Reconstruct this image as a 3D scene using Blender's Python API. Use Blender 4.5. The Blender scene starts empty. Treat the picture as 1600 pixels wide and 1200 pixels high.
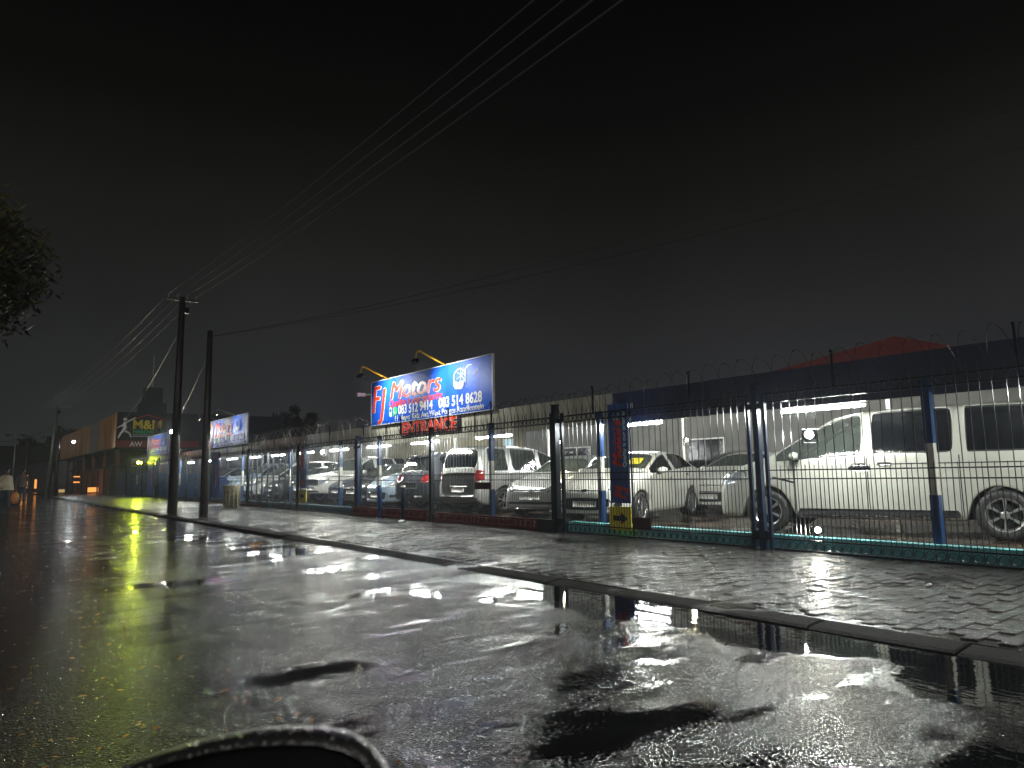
import bpy, bmesh, math, random
from mathutils import Vector, Matrix
from mathutils.bvhtree import BVHTree
random.seed(7)
R = math.radians
scn = bpy.context.scene
COL = scn.collection

# ------------------------------------------------------------------ camera, sky, exposure
cam = bpy.data.objects.new('camera', bpy.data.cameras.new('camera'))
COL.objects.link(cam)
cam.data.sensor_width = 36.0
cam.data.lens = 24.95
cam.data.clip_start = 0.05
cam.data.clip_end = 900
def cam_basis():
    f, pitch, roll, vpx, vpy = 1109.0, R(6.9), R(1.1), -60.0, 753.5
    for _ in range(60):
        up = Vector((0, -math.cos(pitch), math.sin(pitch)))
        c, s = math.cos(roll), math.sin(roll)
        up = Vector((c*up.x + s*up.y, -s*up.x + c*up.y, up.z))
        x = vpx - 800; y = -(up.x*x + up.z*f)/up.y
        pitch += (vpy - (y+600))/f*0.8
    Yw = Vector((x, y, f)).normalized(); Xw = Yw.cross(up)
    M = Matrix((Xw, Yw, up))
    return M @ Vector((1,0,0)), M @ Vector((0,-1,0)), M @ Vector((0,0,-1))
c_right, c_up, c_back = cam_basis()
cam.matrix_world = Matrix(((c_right.x,c_up.x,c_back.x,0),(c_right.y,c_up.y,c_back.y,0),(c_right.z,c_up.z,c_back.z,1.2),(0,0,0,1)))
cam.data.dof.use_dof = True
cam.data.dof.focus_distance = 14.0
cam.data.dof.aperture_fstop = 6.0
scn.camera = cam

world = bpy.data.worlds.new('World'); scn.world = world; world.use_nodes = True
wn, wl = world.node_tree.nodes, world.node_tree.links
bg = wn['Background']
tc = wn.new('ShaderNodeTexCoord'); sep = wn.new('ShaderNodeSeparateXYZ'); ramp = wn.new('ShaderNodeValToRGB')
wl.new(tc.outputs['Generated'], sep.inputs[0]); wl.new(sep.outputs['Z'], ramp.inputs[0])
el = ramp.color_ramp.elements
el[0].position = 0.0; el[0].color = (0.021,0.022,0.023,1)
el[1].position = 1.0; el[1].color = (0.0006,0.0006,0.0005,1)
for p_, c_ in ((0.06,(0.0230,0.0236,0.0252,1)),(0.163,(0.0192,0.0194,0.0205,1)),(0.26,(0.0118,0.0117,0.0112,1)),(0.366,(0.0063,0.0062,0.0048,1)),(0.45,(0.0020,0.0020,0.0015,1)),(0.55,(0.0003,0.0003,0.0002,1))):
    e_ = el.new(p_); e_.color = c_
wno = wn.new('ShaderNodeTexNoise'); wno.inputs['Scale'].default_value = 2.2; wno.inputs['Detail'].default_value = 3
wmr = wn.new('ShaderNodeMapRange'); wmr.inputs[1].default_value=.3; wmr.inputs[2].default_value=.7; wmr.inputs[3].default_value=.72; wmr.inputs[4].default_value=1.28
wmx = wn.new('ShaderNodeVectorMath'); wmx.operation='SCALE'
wl.new(tc.outputs['Generated'], wno.inputs['Vector']); wl.new(wno.outputs['Fac'], wmr.inputs[0])
wl.new(ramp.outputs[0], wmx.inputs[0]); wl.new(wmr.outputs[0], wmx.inputs['Scale']); wl.new(wmx.outputs[0], bg.inputs['Color'])
bg.inputs['Strength'].default_value = 1.0

sun = bpy.data.objects.new('sun', bpy.data.lights.new('sun', 'SUN')); COL.objects.link(sun)  # added soft fill from the street side; no such source exists at night
sun.data.energy = .6; sun.data.angle = R(22); sun.data.color = (1, .97, .90)
sun.rotation_euler = Vector((.52, .78, -.36)).to_track_quat('-Z', 'Y').to_euler()

scn.view_settings.view_transform = 'Standard'
scn.view_settings.look = 'None'
scn.view_settings.exposure = 0.0
scn.view_settings.gamma = 1.0
scn.render.engine = 'CYCLES'
scn.cycles.use_denoising = True
scn.cycles.max_bounces = 6
scn.cycles.diffuse_bounces = 2
scn.cycles.glossy_bounces = 3
scn.cycles.transparent_max_bounces = 8
scn.cycles.caustics_reflective = False
scn.cycles.caustics_refractive = False
scn.cycles.sample_clamp_indirect = 4.0
scn.cycles.blur_glossy = 0.3

# ------------------------------------------------------------------ helpers
def col4(c): return (c[0], c[1], c[2], 1.0)
def inp(b, names, v):
    for n in names:
        if n in b.inputs: b.inputs[n].default_value = v; return
MATS = {}
def mat(name, color, rough=0.5, metal=0.0, var=0.0, vscale=6.0, bump=0.0, bscale=40.0, emit=None, estr=0.0, coat=0.0, spec=0.5, wet=False, stretch=None, inside=None, rvar=0.0):
    m = bpy.data.materials.new(name); m.use_nodes = True; MATS[name] = m
    N, L = m.node_tree.nodes, m.node_tree.links
    b = N['Principled BSDF']
    b.inputs['Base Color'].default_value = col4(color); b.inputs['Roughness'].default_value = rough
    b.inputs['Metallic'].default_value = metal
    inp(b, ['Specular IOR Level','Specular'], spec); inp(b, ['Coat Weight','Clearcoat'], coat)
    if emit is not None:
        inp(b, ['Emission Color','Emission'], col4(emit)); b.inputs['Emission Strength'].default_value = estr
    t = N.new('ShaderNodeTexCoord'); vec = t.outputs['Object']
    if stretch:
        mp = N.new('ShaderNodeMapping'); mp.inputs['Scale'].default_value = stretch
        L.new(vec, mp.inputs['Vector']); vec = mp.outputs[0]
    csock = None
    if var > 0:
        n = N.new('ShaderNodeTexNoise'); n.inputs['Scale'].default_value = vscale; n.inputs['Detail'].default_value = 5
        L.new(vec, n.inputs['Vector'])
        r = N.new('ShaderNodeMapRange'); r.inputs[1].default_value = .3; r.inputs[2].default_value = .7
        r.inputs[3].default_value = 1-var; r.inputs[4].default_value = 1+var*.6
        L.new(n.outputs['Fac'], r.inputs[0])
        s = N.new('ShaderNodeVectorMath'); s.operation = 'SCALE'; s.inputs[0].default_value = color
        L.new(r.outputs[0], s.inputs['Scale']); csock = s.outputs[0]
        L.new(csock, b.inputs['Base Color'])
        if rvar > 0:
            r2 = N.new('ShaderNodeMapRange'); r2.inputs[1].default_value = .35; r2.inputs[2].default_value = .65
            r2.inputs[3].default_value = max(.02, rough-rvar); r2.inputs[4].default_value = rough+rvar
            L.new(n.outputs['Fac'], r2.inputs[0]); L.new(r2.outputs[0], b.inputs['Roughness'])
    if bump > 0:
        n2 = N.new('ShaderNodeTexNoise'); n2.inputs['Scale'].default_value = bscale; n2.inputs['Detail'].default_value = 3
        L.new(vec, n2.inputs['Vector'])
        bp = N.new('ShaderNodeBump'); bp.inputs['Strength'].default_value = bump; bp.inputs['Distance'].default_value = .02
        L.new(n2.outputs['Fac'], bp.inputs['Height']); L.new(bp.outputs[0], b.inputs['Normal'])
    if inside is not None:   # the trim side of a car's sheet metal
        g = N.new('ShaderNodeNewGeometry'); mx = N.new('ShaderNodeMix'); mx.data_type = 'RGBA'
        L.new(g.outputs['Backfacing'], mx.inputs[0])
        A = [i for i in mx.inputs if i.name == 'A' and i.type == 'RGBA'][0]; B = [i for i in mx.inputs if i.name == 'B' and i.type == 'RGBA'][0]
        A.default_value = col4(color); B.default_value = col4(inside)
        if csock: L.new(csock, A)
        L.new([o for o in mx.outputs if o.type == 'RGBA'][0], b.inputs['Base Color'])
    return m

def glass_mat(name, tint, clear=0.5, dfc=(.20,.22,.19)):
    m = bpy.data.materials.new(name); m.use_nodes = True
    N, L = m.node_tree.nodes, m.node_tree.links
    N.remove(N['Principled BSDF']); out = N['Material Output']
    tr = N.new('ShaderNodeBsdfTransparent'); tr.inputs[0].default_value = col4(tint)
    gl = N.new('ShaderNodeBsdfGlossy'); gl.inputs['Roughness'].default_value = .06
    df = N.new('ShaderNodeBsdfDiffuse'); df.inputs[0].default_value = col4(dfc)
    fr = N.new('ShaderNodeFresnel'); fr.inputs[0].default_value = 1.5
    m1 = N.new('ShaderNodeMixShader'); m1.inputs[0].default_value = clear
    L.new(df.outputs[0], m1.inputs[1]); L.new(tr.outputs[0], m1.inputs[2])
    m2 = N.new('ShaderNodeMixShader'); L.new(fr.outputs[0], m2.inputs[0])
    L.new(m1.outputs[0], m2.inputs[1]); L.new(gl.outputs[0], m2.inputs[2])
    t = N.new('ShaderNodeTexCoord'); n = N.new('ShaderNodeTexVoronoi'); n.inputs['Scale'].default_value = 55
    bp = N.new('ShaderNodeBump'); bp.inputs['Strength'].default_value = .12; bp.inputs['Distance'].default_value = .004
    L.new(t.outputs['Object'], n.inputs['Vector']); L.new(n.outputs['Distance'], bp.inputs['Height']); L.new(bp.outputs[0], gl.inputs['Normal'])
    L.new(m2.outputs[0], out.inputs[0])
    return m

def link(name, me, parent=None, loc=None, rot=None):
    o = bpy.data.objects.new(name, me); COL.objects.link(o)
    if parent: o.parent = parent
    if loc is not None: o.location = loc
    if rot is not None: o.rotation_euler = rot
    return o
def tag(o, label=None, cat=None, group=None, kind=None):
    if label: o['label'] = label
    if cat: o['category'] = cat
    if group: o['group'] = group
    if kind: o['kind'] = kind
    return o
def empty(name, loc=(0,0,0), rz=0, label=None, cat=None, group=None):
    o = bpy.data.objects.new(name, None); COL.objects.link(o)
    o.empty_display_size = .2
    o.location = loc; o.rotation_euler = (0,0,rz)
    return tag(o, label, cat, group)
def children_of(o): return [c for c in bpy.data.objects if c.parent == o]
def copy_tree(o, kids, parent=None):
    c = o.copy(); COL.objects.link(c); c.parent = parent
    for ch in kids.get(o, ()): copy_tree(ch, kids, c)
    return c
def kid_map():
    k = {}
    for o in bpy.data.objects:
        if o.parent: k.setdefault(o.parent, []).append(o)
    return k

class MB:
    def __init__(s): s.v = []; s.f = []; s.m = []; s.mi = 0
    def add(s, vs, fs):
        b = len(s.v); s.v += [tuple(q) for q in vs]
        for f in fs: s.f.append(tuple(b+i for i in f)); s.m.append(s.mi)
        return s
    def box(s, x0,x1,y0,y1,z0,z1, M=None):
        vs = [Vector(q) for q in ((x0,y0,z0),(x1,y0,z0),(x1,y1,z0),(x0,y1,z0),(x0,y0,z1),(x1,y0,z1),(x1,y1,z1),(x0,y1,z1))]
        if M: vs = [M @ q for q in vs]
        return s.add(vs, [(0,3,2,1),(4,5,6,7),(0,1,5,4),(1,2,6,5),(2,3,7,6),(3,0,4,7)])
    def bar(s, a, b, r, n=6, r2=None, cap=True):
        a = Vector(a); b = Vector(b); d = (b-a).normalized(); r2 = r if r2 is None else r2
        u = d.orthogonal().normalized(); w = d.cross(u)
        vs = []
        for q, rr in ((a, r), (b, r2)):
            for i in range(n):
                t = 2*math.pi*i/n; vs.append(q + rr*(math.cos(t)*u + math.sin(t)*w))
        fs = [(i, (i+1)%n, n+(i+1)%n, n+i) for i in range(n)]
        if cap: fs += [tuple(range(n))[::-1], tuple(range(n, 2*n))]
        return s.add(vs, fs)
    def tube(s, pts, r, n=5, closed=False):
        pts = [Vector(p) for p in pts]; vs = []; K = len(pts); u = None
        for i, p in enumerate(pts):
            d = (pts[(i+1)%K] if (closed or i < K-1) else p) - (pts[i-1] if (closed or i > 0) else p)
            d.normalize()
            if u is None: u = d.orthogonal().normalized()
            u = (u - d*u.dot(d))
            u = u.normalized() if u.length > 1e-6 else d.orthogonal().normalized()
            w = d.cross(u)
            rr = r[i] if isinstance(r, (list, tuple)) else r
            for j in range(n):
                t = 2*math.pi*j/n; vs.append(p + rr*(math.cos(t)*u + math.sin(t)*w))
        fs = []
        for i in range(K if closed else K-1):
            for j in range(n):
                a = i*n+j; b = i*n+(j+1)%n; k = (i+1)%K
                fs.append((a, b, k*n+(j+1)%n, k*n+j))
        if not closed: fs += [tuple(range(n))[::-1], tuple(range((K-1)*n, K*n))]
        return s.add(vs, fs)
    def lathe(s, prof, n=24, axis='y', cx=0, cy=0, cz=0, close=False):
        vs = []
        for (h, r) in prof:
            for i in range(n):
                t = 2*math.pi*i/n; c, q = r*math.cos(t), r*math.sin(t)
                vs.append({'y':(cx+c, cy+h, cz+q), 'z':(cx+c, cy+q, cz+h), 'x':(cx+h, cy+c, cz+q)}[axis])
        K = len(prof)
        fs = [(i*n+j, i*n+(j+1)%n, (i+1)*n+(j+1)%n, (i+1)*n+j) for i in range(K-1) for j in range(n)]
        return s.add(vs, fs)
    def mesh(s, name, mats, smooth=False):
        me = bpy.data.meshes.new(name); me.from_pydata(s.v, [], s.f)
        for m in (mats if isinstance(mats, (list,tuple)) else [mats]): me.materials.append(m)
        me.polygons.foreach_set('material_index', s.m)
        if smooth: me.polygons.foreach_set('use_smooth', [True]*len(me.polygons))
        me.update(); return me
    def build(s, name, mats, parent=None, smooth=False, loc=None, rot=None, fix=False):
        me = s.mesh(name, mats, smooth)
        if fix:
            bm = bmesh.new(); bm.from_mesh(me); bmesh.ops.recalc_face_normals(bm, faces=bm.faces); bm.to_mesh(me); bm.free()
        return link(name, me, parent, loc, rot)

def text_mesh(txt, size, extrude=.004, offset=0.0, shear=0.0, align='LEFT', sx=1.0, spacing=1.0):
    c = bpy.data.curves.new('text_tmp', 'FONT'); c.body = txt; c.size = size; c.extrude = extrude
    c.offset = offset; c.shear = shear; c.align_x = align; c.space_character = spacing; c.resolution_u = 3
    o = bpy.data.objects.new('text_tmp', c); COL.objects.link(o)
    bpy.context.view_layer.update()
    me = bpy.data.meshes.new_from_object(o.evaluated_get(bpy.context.evaluated_depsgraph_get()))
    bpy.data.objects.remove(o); bpy.data.curves.remove(c)
    if sx != 1.0: me.transform(Matrix.Diagonal((sx,1,1,1)))
    return me
def text(name, txt, size, m, parent, M, **kw):
    """lettering in the local plane of M: x along the text, y up, z out of the board"""
    me = text_mesh(txt, size, **kw); me.materials.clear(); me.materials.append(m); me.transform(M); me.name = name
    return link(name, me, parent)

# ------------------------------------------------------------------ materials
M = {}
M['dark_metal'] = mat('black_wet_steel', (.022,.026,.034), .28, .6, .25, 9, .15, 60)
M['bar'] = mat('fence_bar_steel', (.075,.08,.09), .28, .6, .3, 14)
M['fence_blue'] = mat('fence_blue_paint', (.012,.025,.06), .3, .1, .3, 8, .1, 50)
M['blue_post'] = mat('blue_column_paint', (.015,.05,.15), .3, 0, .25, 6, .1, 40)
M['white_post'] = mat('white_column_paint', (.55,.55,.50), .4, 0, .25, 6)
M['teal'] = mat('teal_painted_plinth', (.18,.55,.60), .35, 0, .35, 5, .3, 30)
M['teal_dark'] = mat('blue_painted_plinth', (.03,.13,.20), .35, 0, .35, 5, .3, 30)
M['red_beam'] = mat('dark_red_paint', (.10,.012,.016), .3, .1, .4, 4, .2, 30)
M['maroon'] = mat('maroon_plate', (.05,.012,.018), .4)
M['wire'] = mat('razor_wire_galvanised', (.35,.35,.33), .35, .8)
M['wire_dark'] = mat('silhouette_razor_wire', (.05,.05,.055), .3, .6)  # same razor wire, colour darkened to stand for a backlit silhouette
M['cable'] = mat('lit_cable', (.13,.13,.125), .3)  # dark cable lightened to grey so the lines read as lit
M['cable_mid'] = mat('unlit_cable', (.05,.05,.05), .4)  # same cable kept darker for the lines that read as unlit
M['cable_dark'] = mat('dark_cable', (.02,.02,.02), .4)
M['wood'] = mat('creosoted_pole', (.028,.024,.020), .4, 0, .4, 3, .4, 30, stretch=(8,8,.6))
M['steel_pole'] = mat('grey_pole', (.20,.20,.19), .4, .3, .3, 5)
M['fascia'] = mat('cream_fascia_board', (.60,.58,.47), .4, 0, .35, 2.2, .25, 12, stretch=(1,1.6,.5))
M['fascia_white'] = mat('white_fascia_board', (.56,.56,.50), .4, 0, .35, 3.0, .25, 12, stretch=(1,1.6,.5))
M['fascia_brown'] = mat('maroon_fascia_board', (.20,.07,.06), .45, 0, .4, 2.0)
M['fascia_navy'] = mat('navy_fascia_board', (.045,.05,.085), .35, 0, .3, 1.5)
M['fascia_red'] = mat('faded_red_board', (.22,.035,.045), .5)
M['roof_sheet'] = mat('galvanised_roof_sheet', (.42,.42,.43), .4, .3, .3, 2)
M['wall_grey'] = mat('grey_plaster', (.20,.195,.18), .7, 0, .3, 1.2, .2, 20)
M['wall_cream'] = mat('cream_plaster', (.55,.50,.34), .7, 0, .3, 1.0, .2, 20)
M['cyan'] = mat('cyan_board', (.04,.28,.38), .5)
M['red_roof'] = mat('red_roof_tiles', (.24,.055,.055), .6, 0, .25, 3)
M['corr_orange'] = mat('ochre_corrugated_sheet', (.44,.23,.09), .55, .1, .45, 1.2, stretch=(1,1,.25))
M['corr_brown'] = mat('rusty_brown_sheet', (.16,.055,.032), .55, .2, .5, 1.2, stretch=(1,1,.25))
M['navy'] = mat('navy_sign_board', (.018,.020,.034), .4, 0, .2, 2)
M['sign_blue'] = mat('blue_banner_print', (.010,.105,.66), .40, 0, .25, 1.2, .35, 38, stretch=(1,2.5,.5), spec=.22)
M['banner_blue'] = mat('blue_banner_cloth', (.045,.11,.38), .4, 0, .3, 3)
M['sign_edge'] = mat('white_sign_frame', (.6,.62,.65), .4)
M['red'] = mat('red_print', (.80,.05,.015), .35)
M['orange'] = mat('orange_print', (.75,.20,.03), .35)
M['white'] = mat('white_print', (.85,.85,.83), .4)
M['pale'] = mat('pale_blue_print', (.55,.75,.85), .35)
M['green'] = mat('green_print', (.05,.55,.14), .4)
M['yellow'] = mat('yellow_print', (.85,.70,.04), .4)
M['yellow_arm'] = mat('yellow_paint', (.60,.34,.012), .35, .1, .2, 8)
M['black'] = mat('black_plastic', (.012,.012,.014), .35)
M['tyre'] = mat('tyre_rubber', (.016,.016,.017), .55, 0, .3, 12, .3, 60)
M['rim'] = mat('alloy_rim', (.62,.62,.62), .28, .85)
M['rim_dark'] = mat('dark_alloy_rim', (.10,.10,.11), .35, .7)
M['chrome'] = mat('chrome', (.75,.75,.76), .12, 1.0)
M['trim'] = mat('black_trim', (.014,.014,.015), .4)
M['under'] = mat('underbody', (.006,.006,.006), .8)
M['seat'] = mat('seat_fabric', (.035,.035,.038), .85)
M['lens'] = mat('headlight_lens', (.42,.44,.46), .08, .35, .5, 22, .5, 30, coat=.6)
M['lens_dark'] = mat('smoked_headlight', (.10,.105,.11), .08, .4, .6, 22, .5, 30, coat=.6)
M['tail'] = mat('tail_light_lens', (.22,.008,.008), .15, 0, .4, 25, coat=.5)
M['plate'] = mat('number_plate', (.62,.62,.58), .4, 0, .5, 40)
M['plate_y'] = mat('yellow_number_plate', (.62,.50,.06), .4, 0, .5, 40)
M['glass'] = glass_mat('car_glass', (.42,.50,.46), .55, (.13,.15,.125))
M['glass_side'] = glass_mat('side_car_glass', (.35,.42,.40), .5, (.05,.058,.052))
M['glass_dark'] = glass_mat('tinted_car_glass', (.10,.11,.12), .35, (.006,.007,.009))
def paint(name, c, metal=.1, rough=.28): return mat(name, c, rough, metal, .10, 3, .06, 150, coat=.7, inside=(.03,.03,.03))
M['p_white'] = paint('white_car_paint', (.68,.68,.63))
M['p_silver'] = paint('silver_car_paint', (.42,.43,.42), .45, .3)
M['p_cream'] = paint('champagne_car_paint', (.50,.51,.46), .35, .3)
M['p_grey'] = paint('dark_grey_car_paint', (.035,.04,.05), .3)
M['p_black'] = paint('black_car_paint', (.010,.011,.014), .1, .2)
M['p_blue'] = paint('ice_blue_car_paint', (.30,.40,.50), .3)
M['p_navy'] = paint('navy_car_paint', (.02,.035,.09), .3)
M['bin'] = mat('concrete_bin', (.34,.31,.22), .7, 0, .4, 8, .4, 30)
M['leaf'] = mat('tree_leaves', (.10,.10,.030), .45, 0, .5, 3)
M['leaf_dark'] = mat('distant_tree_leaves', (.022,.028,.015), .7, 0, .4, 2)
M['bark'] = mat('tree_bark', (.05,.04,.03), .8, 0, .4, 5, .5, 20)
M['dead_leaf'] = mat('fallen_leaf', (.50,.22,.05), .5, 0, .6, 12)
M['warm_glow'] = mat('lit_window', (.5,.3,.1), .5, emit=(1,.36,.08), estr=1.3)
M['warm_dim'] = mat('dim_lit_window', (.4,.3,.15), .5, emit=(1,.62,.28), estr=.45)
M['tube'] = mat('fluorescent_tube', (.9,.9,.8), .5, emit=(.97,1,.92), estr=800)
M['tube_far'] = mat('fluorescent_tube_distant', (.9,.9,.8), .5, emit=(.95,1,.95), estr=620)
M['bulb'] = mat('floodlight_glass', (.9,.9,.9), .5, emit=(1,.98,.86), estr=300)
M['bulb_y'] = mat('yellow_floodlight_glass', (.9,.9,.3), .5, emit=(.86,1,.06), estr=220)
M['bulb_small'] = mat('small_lamp_glass', (.9,.9,.9), .5, emit=(1,.97,.68), estr=40)

# ------------------------------------------------------------------ road, puddles, pavement
def wet_ground(name, base, chip_scale, chip_bump, rough, puddle_fn, var=.4, ior=1.4, bdist=.008):
    m = bpy.data.materials.new(name); m.use_nodes = True
    N, L = m.node_tree.nodes, m.node_tree.links; b = N['Principled BSDF']
    t = N.new('ShaderNodeNewGeometry'); P = t.outputs['Position']
    def noise(scale, det=3, stretch=None, vec=P):
        v = vec
        if stretch:
            mp = N.new('ShaderNodeMapping'); mp.inputs['Scale'].default_value = stretch; L.new(vec, mp.inputs['Vector']); v = mp.outputs[0]
        n = N.new('ShaderNodeTexNoise'); n.inputs['Scale'].default_value = scale; n.inputs['Detail'].default_value = det
        L.new(v, n.inputs['Vector']); return n.outputs['Fac']
    def mr(s, a, b_, c, d, smooth=True):
        r = N.new('ShaderNodeMapRange'); r.interpolation_type = 'SMOOTHSTEP' if smooth else 'LINEAR'
        for i, q in zip((1,2,3,4), (a,b_,c,d)): r.inputs[i].default_value = q
        L.new(s, r.inputs[0]); return r.outputs[0]
    def op(o, a, b_=None, clamp=False):
        n = N.new('ShaderNodeMath'); n.operation = o; n.use_clamp = clamp
        for i, q in enumerate((a, b_)):
            if q is None: continue
            if hasattr(q, 'links'): L.new(q, n.inputs[i])
            else: n.inputs[i].default_value = q
        return n.outputs[0]
    sp = N.new('ShaderNodeSeparateXYZ'); L.new(P, sp.inputs[0])
    wet = puddle_fn(N, L, noise, mr, op, sp.outputs['X'], sp.outputs['Y'])
    chip = N.new('ShaderNodeTexVoronoi'); chip.inputs['Scale'].default_value = chip_scale; L.new(P, chip.inputs['Vector'])
    h1 = op('MULTIPLY', chip.outputs['Distance'], 1.0)
    h2 = noise(chip_scale*.45, 3)
    h = op('ADD', h1, h2)
    bp = N.new('ShaderNodeBump'); bp.inputs['Distance'].default_value = bdist
    L.new(h, bp.inputs['Height'])
    L.new(op('MULTIPLY', op('SUBTRACT', 1.0, wet), chip_bump), bp.inputs['Strength'])
    rip = noise(9, 2, (1.6,.6,1)); bp2 = N.new('ShaderNodeBump'); bp2.inputs['Distance'].default_value = .02; bp2.inputs['Strength'].default_value = .05
    L.new(rip, bp2.inputs['Height']); L.new(bp.outputs[0], bp2.inputs['Normal']); L.new(bp2.outputs[0], b.inputs['Normal'])
    L.new(op('ADD', op('MULTIPLY', wet, .03-rough), rough), b.inputs['Roughness'])
    s = N.new('ShaderNodeVectorMath'); s.operation = 'SCALE'; s.inputs[0].default_value = base
    f = mr(noise(2.2, 6), .3, .7, 1-var, 1+var, False)
    f2 = op('MULTIPLY', f, mr(noise(chip_scale*.8, 2), .3, .7, .6, 1.4, False))
    f3 = op('MULTIPLY', f2, op('SUBTRACT', 1.0, op('MULTIPLY', wet, .6)))
    L.new(f3, s.inputs['Scale']); L.new(s.outputs[0], b.inputs['Base Color'])
    inp(b, ['Specular IOR Level','Specular'], .5)
    b.inputs['IOR'].default_value = ior
    return m
def road_puddles(N, L, noise, mr, op, X, Y):
    gr0 = mr(noise(30, 3), .3, .7, -.10, .10, False)
    edge = op('ADD', op('ADD', X, mr(noise(1.0, 6), .3, .7, -.55, .55, False)), gr0)
    strip = mr(edge, 4.00, 4.30, 0, 1)
    near = mr(Y, 5.2, 8.0, 1, .35)
    strip = op('MULTIPLY', strip, near)
    gr = mr(noise(50, 3), .3, .7, -.06, .06, False)
    n1 = mr(op('ADD', noise(.95, 7, (.6,1.35,1)), gr), .50, .60, 0, 1)
    n2 = mr(op('ADD', noise(3.2, 6, (.5,1.4,1)), gr), .55, .67, 0, .95)
    right = mr(X, .6, 1.8, 0, 1)
    patches = op('MULTIPLY', op('MAXIMUM', n1, n2), right)
    # long worn seam along the carriageway
    sx = op('ABSOLUTE', op('SUBTRACT', op('ADD', X, mr(noise(1.1,3), .3,.7,-.05,.05,False)), 1.64))
    seam = op('MULTIPLY', mr(sx, .02, .10, .6, 0), mr(noise(1.7,3),.42,.6,0,1))
    return op('MAXIMUM', op('MAXIMUM', strip, patches), seam, True)
def pave_puddles(N, L, noise, mr, op, X, Y):
    n1 = mr(noise(.9, 4, (1,.8,1)), .58, .66, 0, .75)
    return n1
def lot_puddles(N, L, noise, mr, op, X, Y):
    return mr(noise(.9, 5), .43, .55, 0, .95)
M['road'] = wet_ground('wet_asphalt', (.030,.030,.031), 82, 1.0, .12, road_puddles, bdist=.0055, ior=1.34)
M['paver'] = wet_ground('wet_concrete_paver', (.026,.025,.024), 85, 1.0, .26, pave_puddles)
M['joint'] = wet_ground('wet_paving_bed', (.025,.023,.02), 60, .5, .22, pave_puddles)
M['kerb'] = wet_ground('wet_concrete_kerb', (.011,.0105,.010), 90, 1.0, .75, pave_puddles, ior=1.22)
M['lot'] = wet_ground('wet_lot_paving', (.10,.075,.055), 40, .5, .25, lot_puddles)
M['verge'] = wet_ground('dark_wet_soil', (.03,.026,.02), 20, .8, .5, lot_puddles)

tag(MB().add([(-450,-300,-.35),(450,-300,-.35),(450,700,-.35),(-450,700,-.35)], [(0,1,2,3)]).build('ground', M['verge']), kind='structure')
XK0, XK1, XF = 5.02, 5.30, 9.10
tag(MB().box(-9,XK0,-25,260,-.3,0).build('road', M['road']), kind='structure')
tag(MB().box(XK1,XF+.15,-15,240,-.3,.031).build('pavement', M['joint']), kind='structure')
tag(MB().box(XF+.32,45,-15,62,-.3,.14).build('lot_ground', M['lot']), kind='structure')
tag(MB().box(XF+.15,45,62,240,-.3,.05).build('far_ground', M['verge']), kind='structure')
# kerb stones
kr = tag(empty('kerb'), kind='structure')
kb = None
y = -1.0; ks = []
while y < 60:
    L_ = 1.0
    if y < 14:
        m_ = MB(); w0 = .045
        m_.add([(XK0,0,-.25),(XK1-.006,0,-.25),(XK1-.006,L_-.012,-.25),(XK0,L_-.012,-.25),
                (XK0+.004,0,.004),(XK1-.006,0,.030),(XK1-.006,L_-.012,.030),(XK0+.004,L_-.012,.004),
                (XK0+.05,.01,.018),(XK1-.03,.01,.035),(XK1-.03,L_-.022,.035),(XK0+.05,L_-.022,.018)],
               [(0,1,5,4),(1,2,6,5),(2,3,7,6),(3,0,4,7),(4,5,9,8),(5,6,10,9),(6,7,11,10),(7,4,8,11),(8,9,10,11)])
        if kb is None: kb = m_.mesh('kerb_stone', M['kerb'])
        o = link('kerb_stone', kb, kr, (random.uniform(-.010,.006), y, random.uniform(-.006,.004)), (random.uniform(-.004,.004), random.uniform(-.0006,.0006), 0))
    y += L_
tag(MB().box(XK0,XK1-.006,14,60,-.25,.045).build('kerb_stone', M['kerb'], kr))
# pavers: long side across the pavement, rows run away from the kerb
PW, PL = .112, .224
paver_meshes = []
for k in range(4):
    g = .0028; c = .004; h0 = -.02; h1 = .038
    x0,x1,y0,y1 = -PL/2+g, PL/2-g, -PW/2+g, PW/2-g
    m_ = MB().add([(x0,y0,h0),(x1,y0,h0),(x1,y1,h0),(x0,y1,h0),(x0,y0,h1-c),(x1,y0,h1-c),(x1,y1,h1-c),(x0,y1,h1-c),
                   (x0+c,y0+c,h1),(x1-c,y0+c,h1),(x1-c,y1-c,h1),(x0+c,y1-c,h1)],
                  [(0,1,5,4),(1,2,6,5),(2,3,7,6),(3,0,4,7),(4,5,9,8),(5,6,10,9),(6,7,11,10),(7,4,8,11),(8,9,10,11)])
    paver_meshes.append(m_.mesh('paver', M['paver']))
cells = []
yy = -3.0; row = 0
def tilt_field(x, y):
    return .012*math.sin(x*2.1+y*1.3)+.010*math.sin(y*3.7-x*1.9)
while yy < 30:
    xx = XK1 + (.112 if row % 2 == 0 else 0.0) + .004 - .05
    while xx + PL/2 < XF + .16:
        if xx - PL/2 > XK1 - .004:
            cells.append((xx, yy))
        xx += PL
    yy += PW; row += 1
cells.sort(key=lambda q: (q[0]**2 + q[1]**2) + (0 if .79*q[1]+.61*q[0] > 0 and q[0] < .79*1.0/.61*q[1]*1.9+3.9 else 400))
for i, (px_, py_) in enumerate(cells[:300]):
    o = link('paver', paver_meshes[i % 4], None, (px_, py_, random.uniform(-.005,.005)+.006*tilt_field(px_,py_)/.02),
             (random.gauss(0,.012), random.gauss(0,.012), random.gauss(0,.008)))
    o.parent = bpy.data.objects['pavement']
rest = MB(); g=.0028; c=.004
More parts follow.
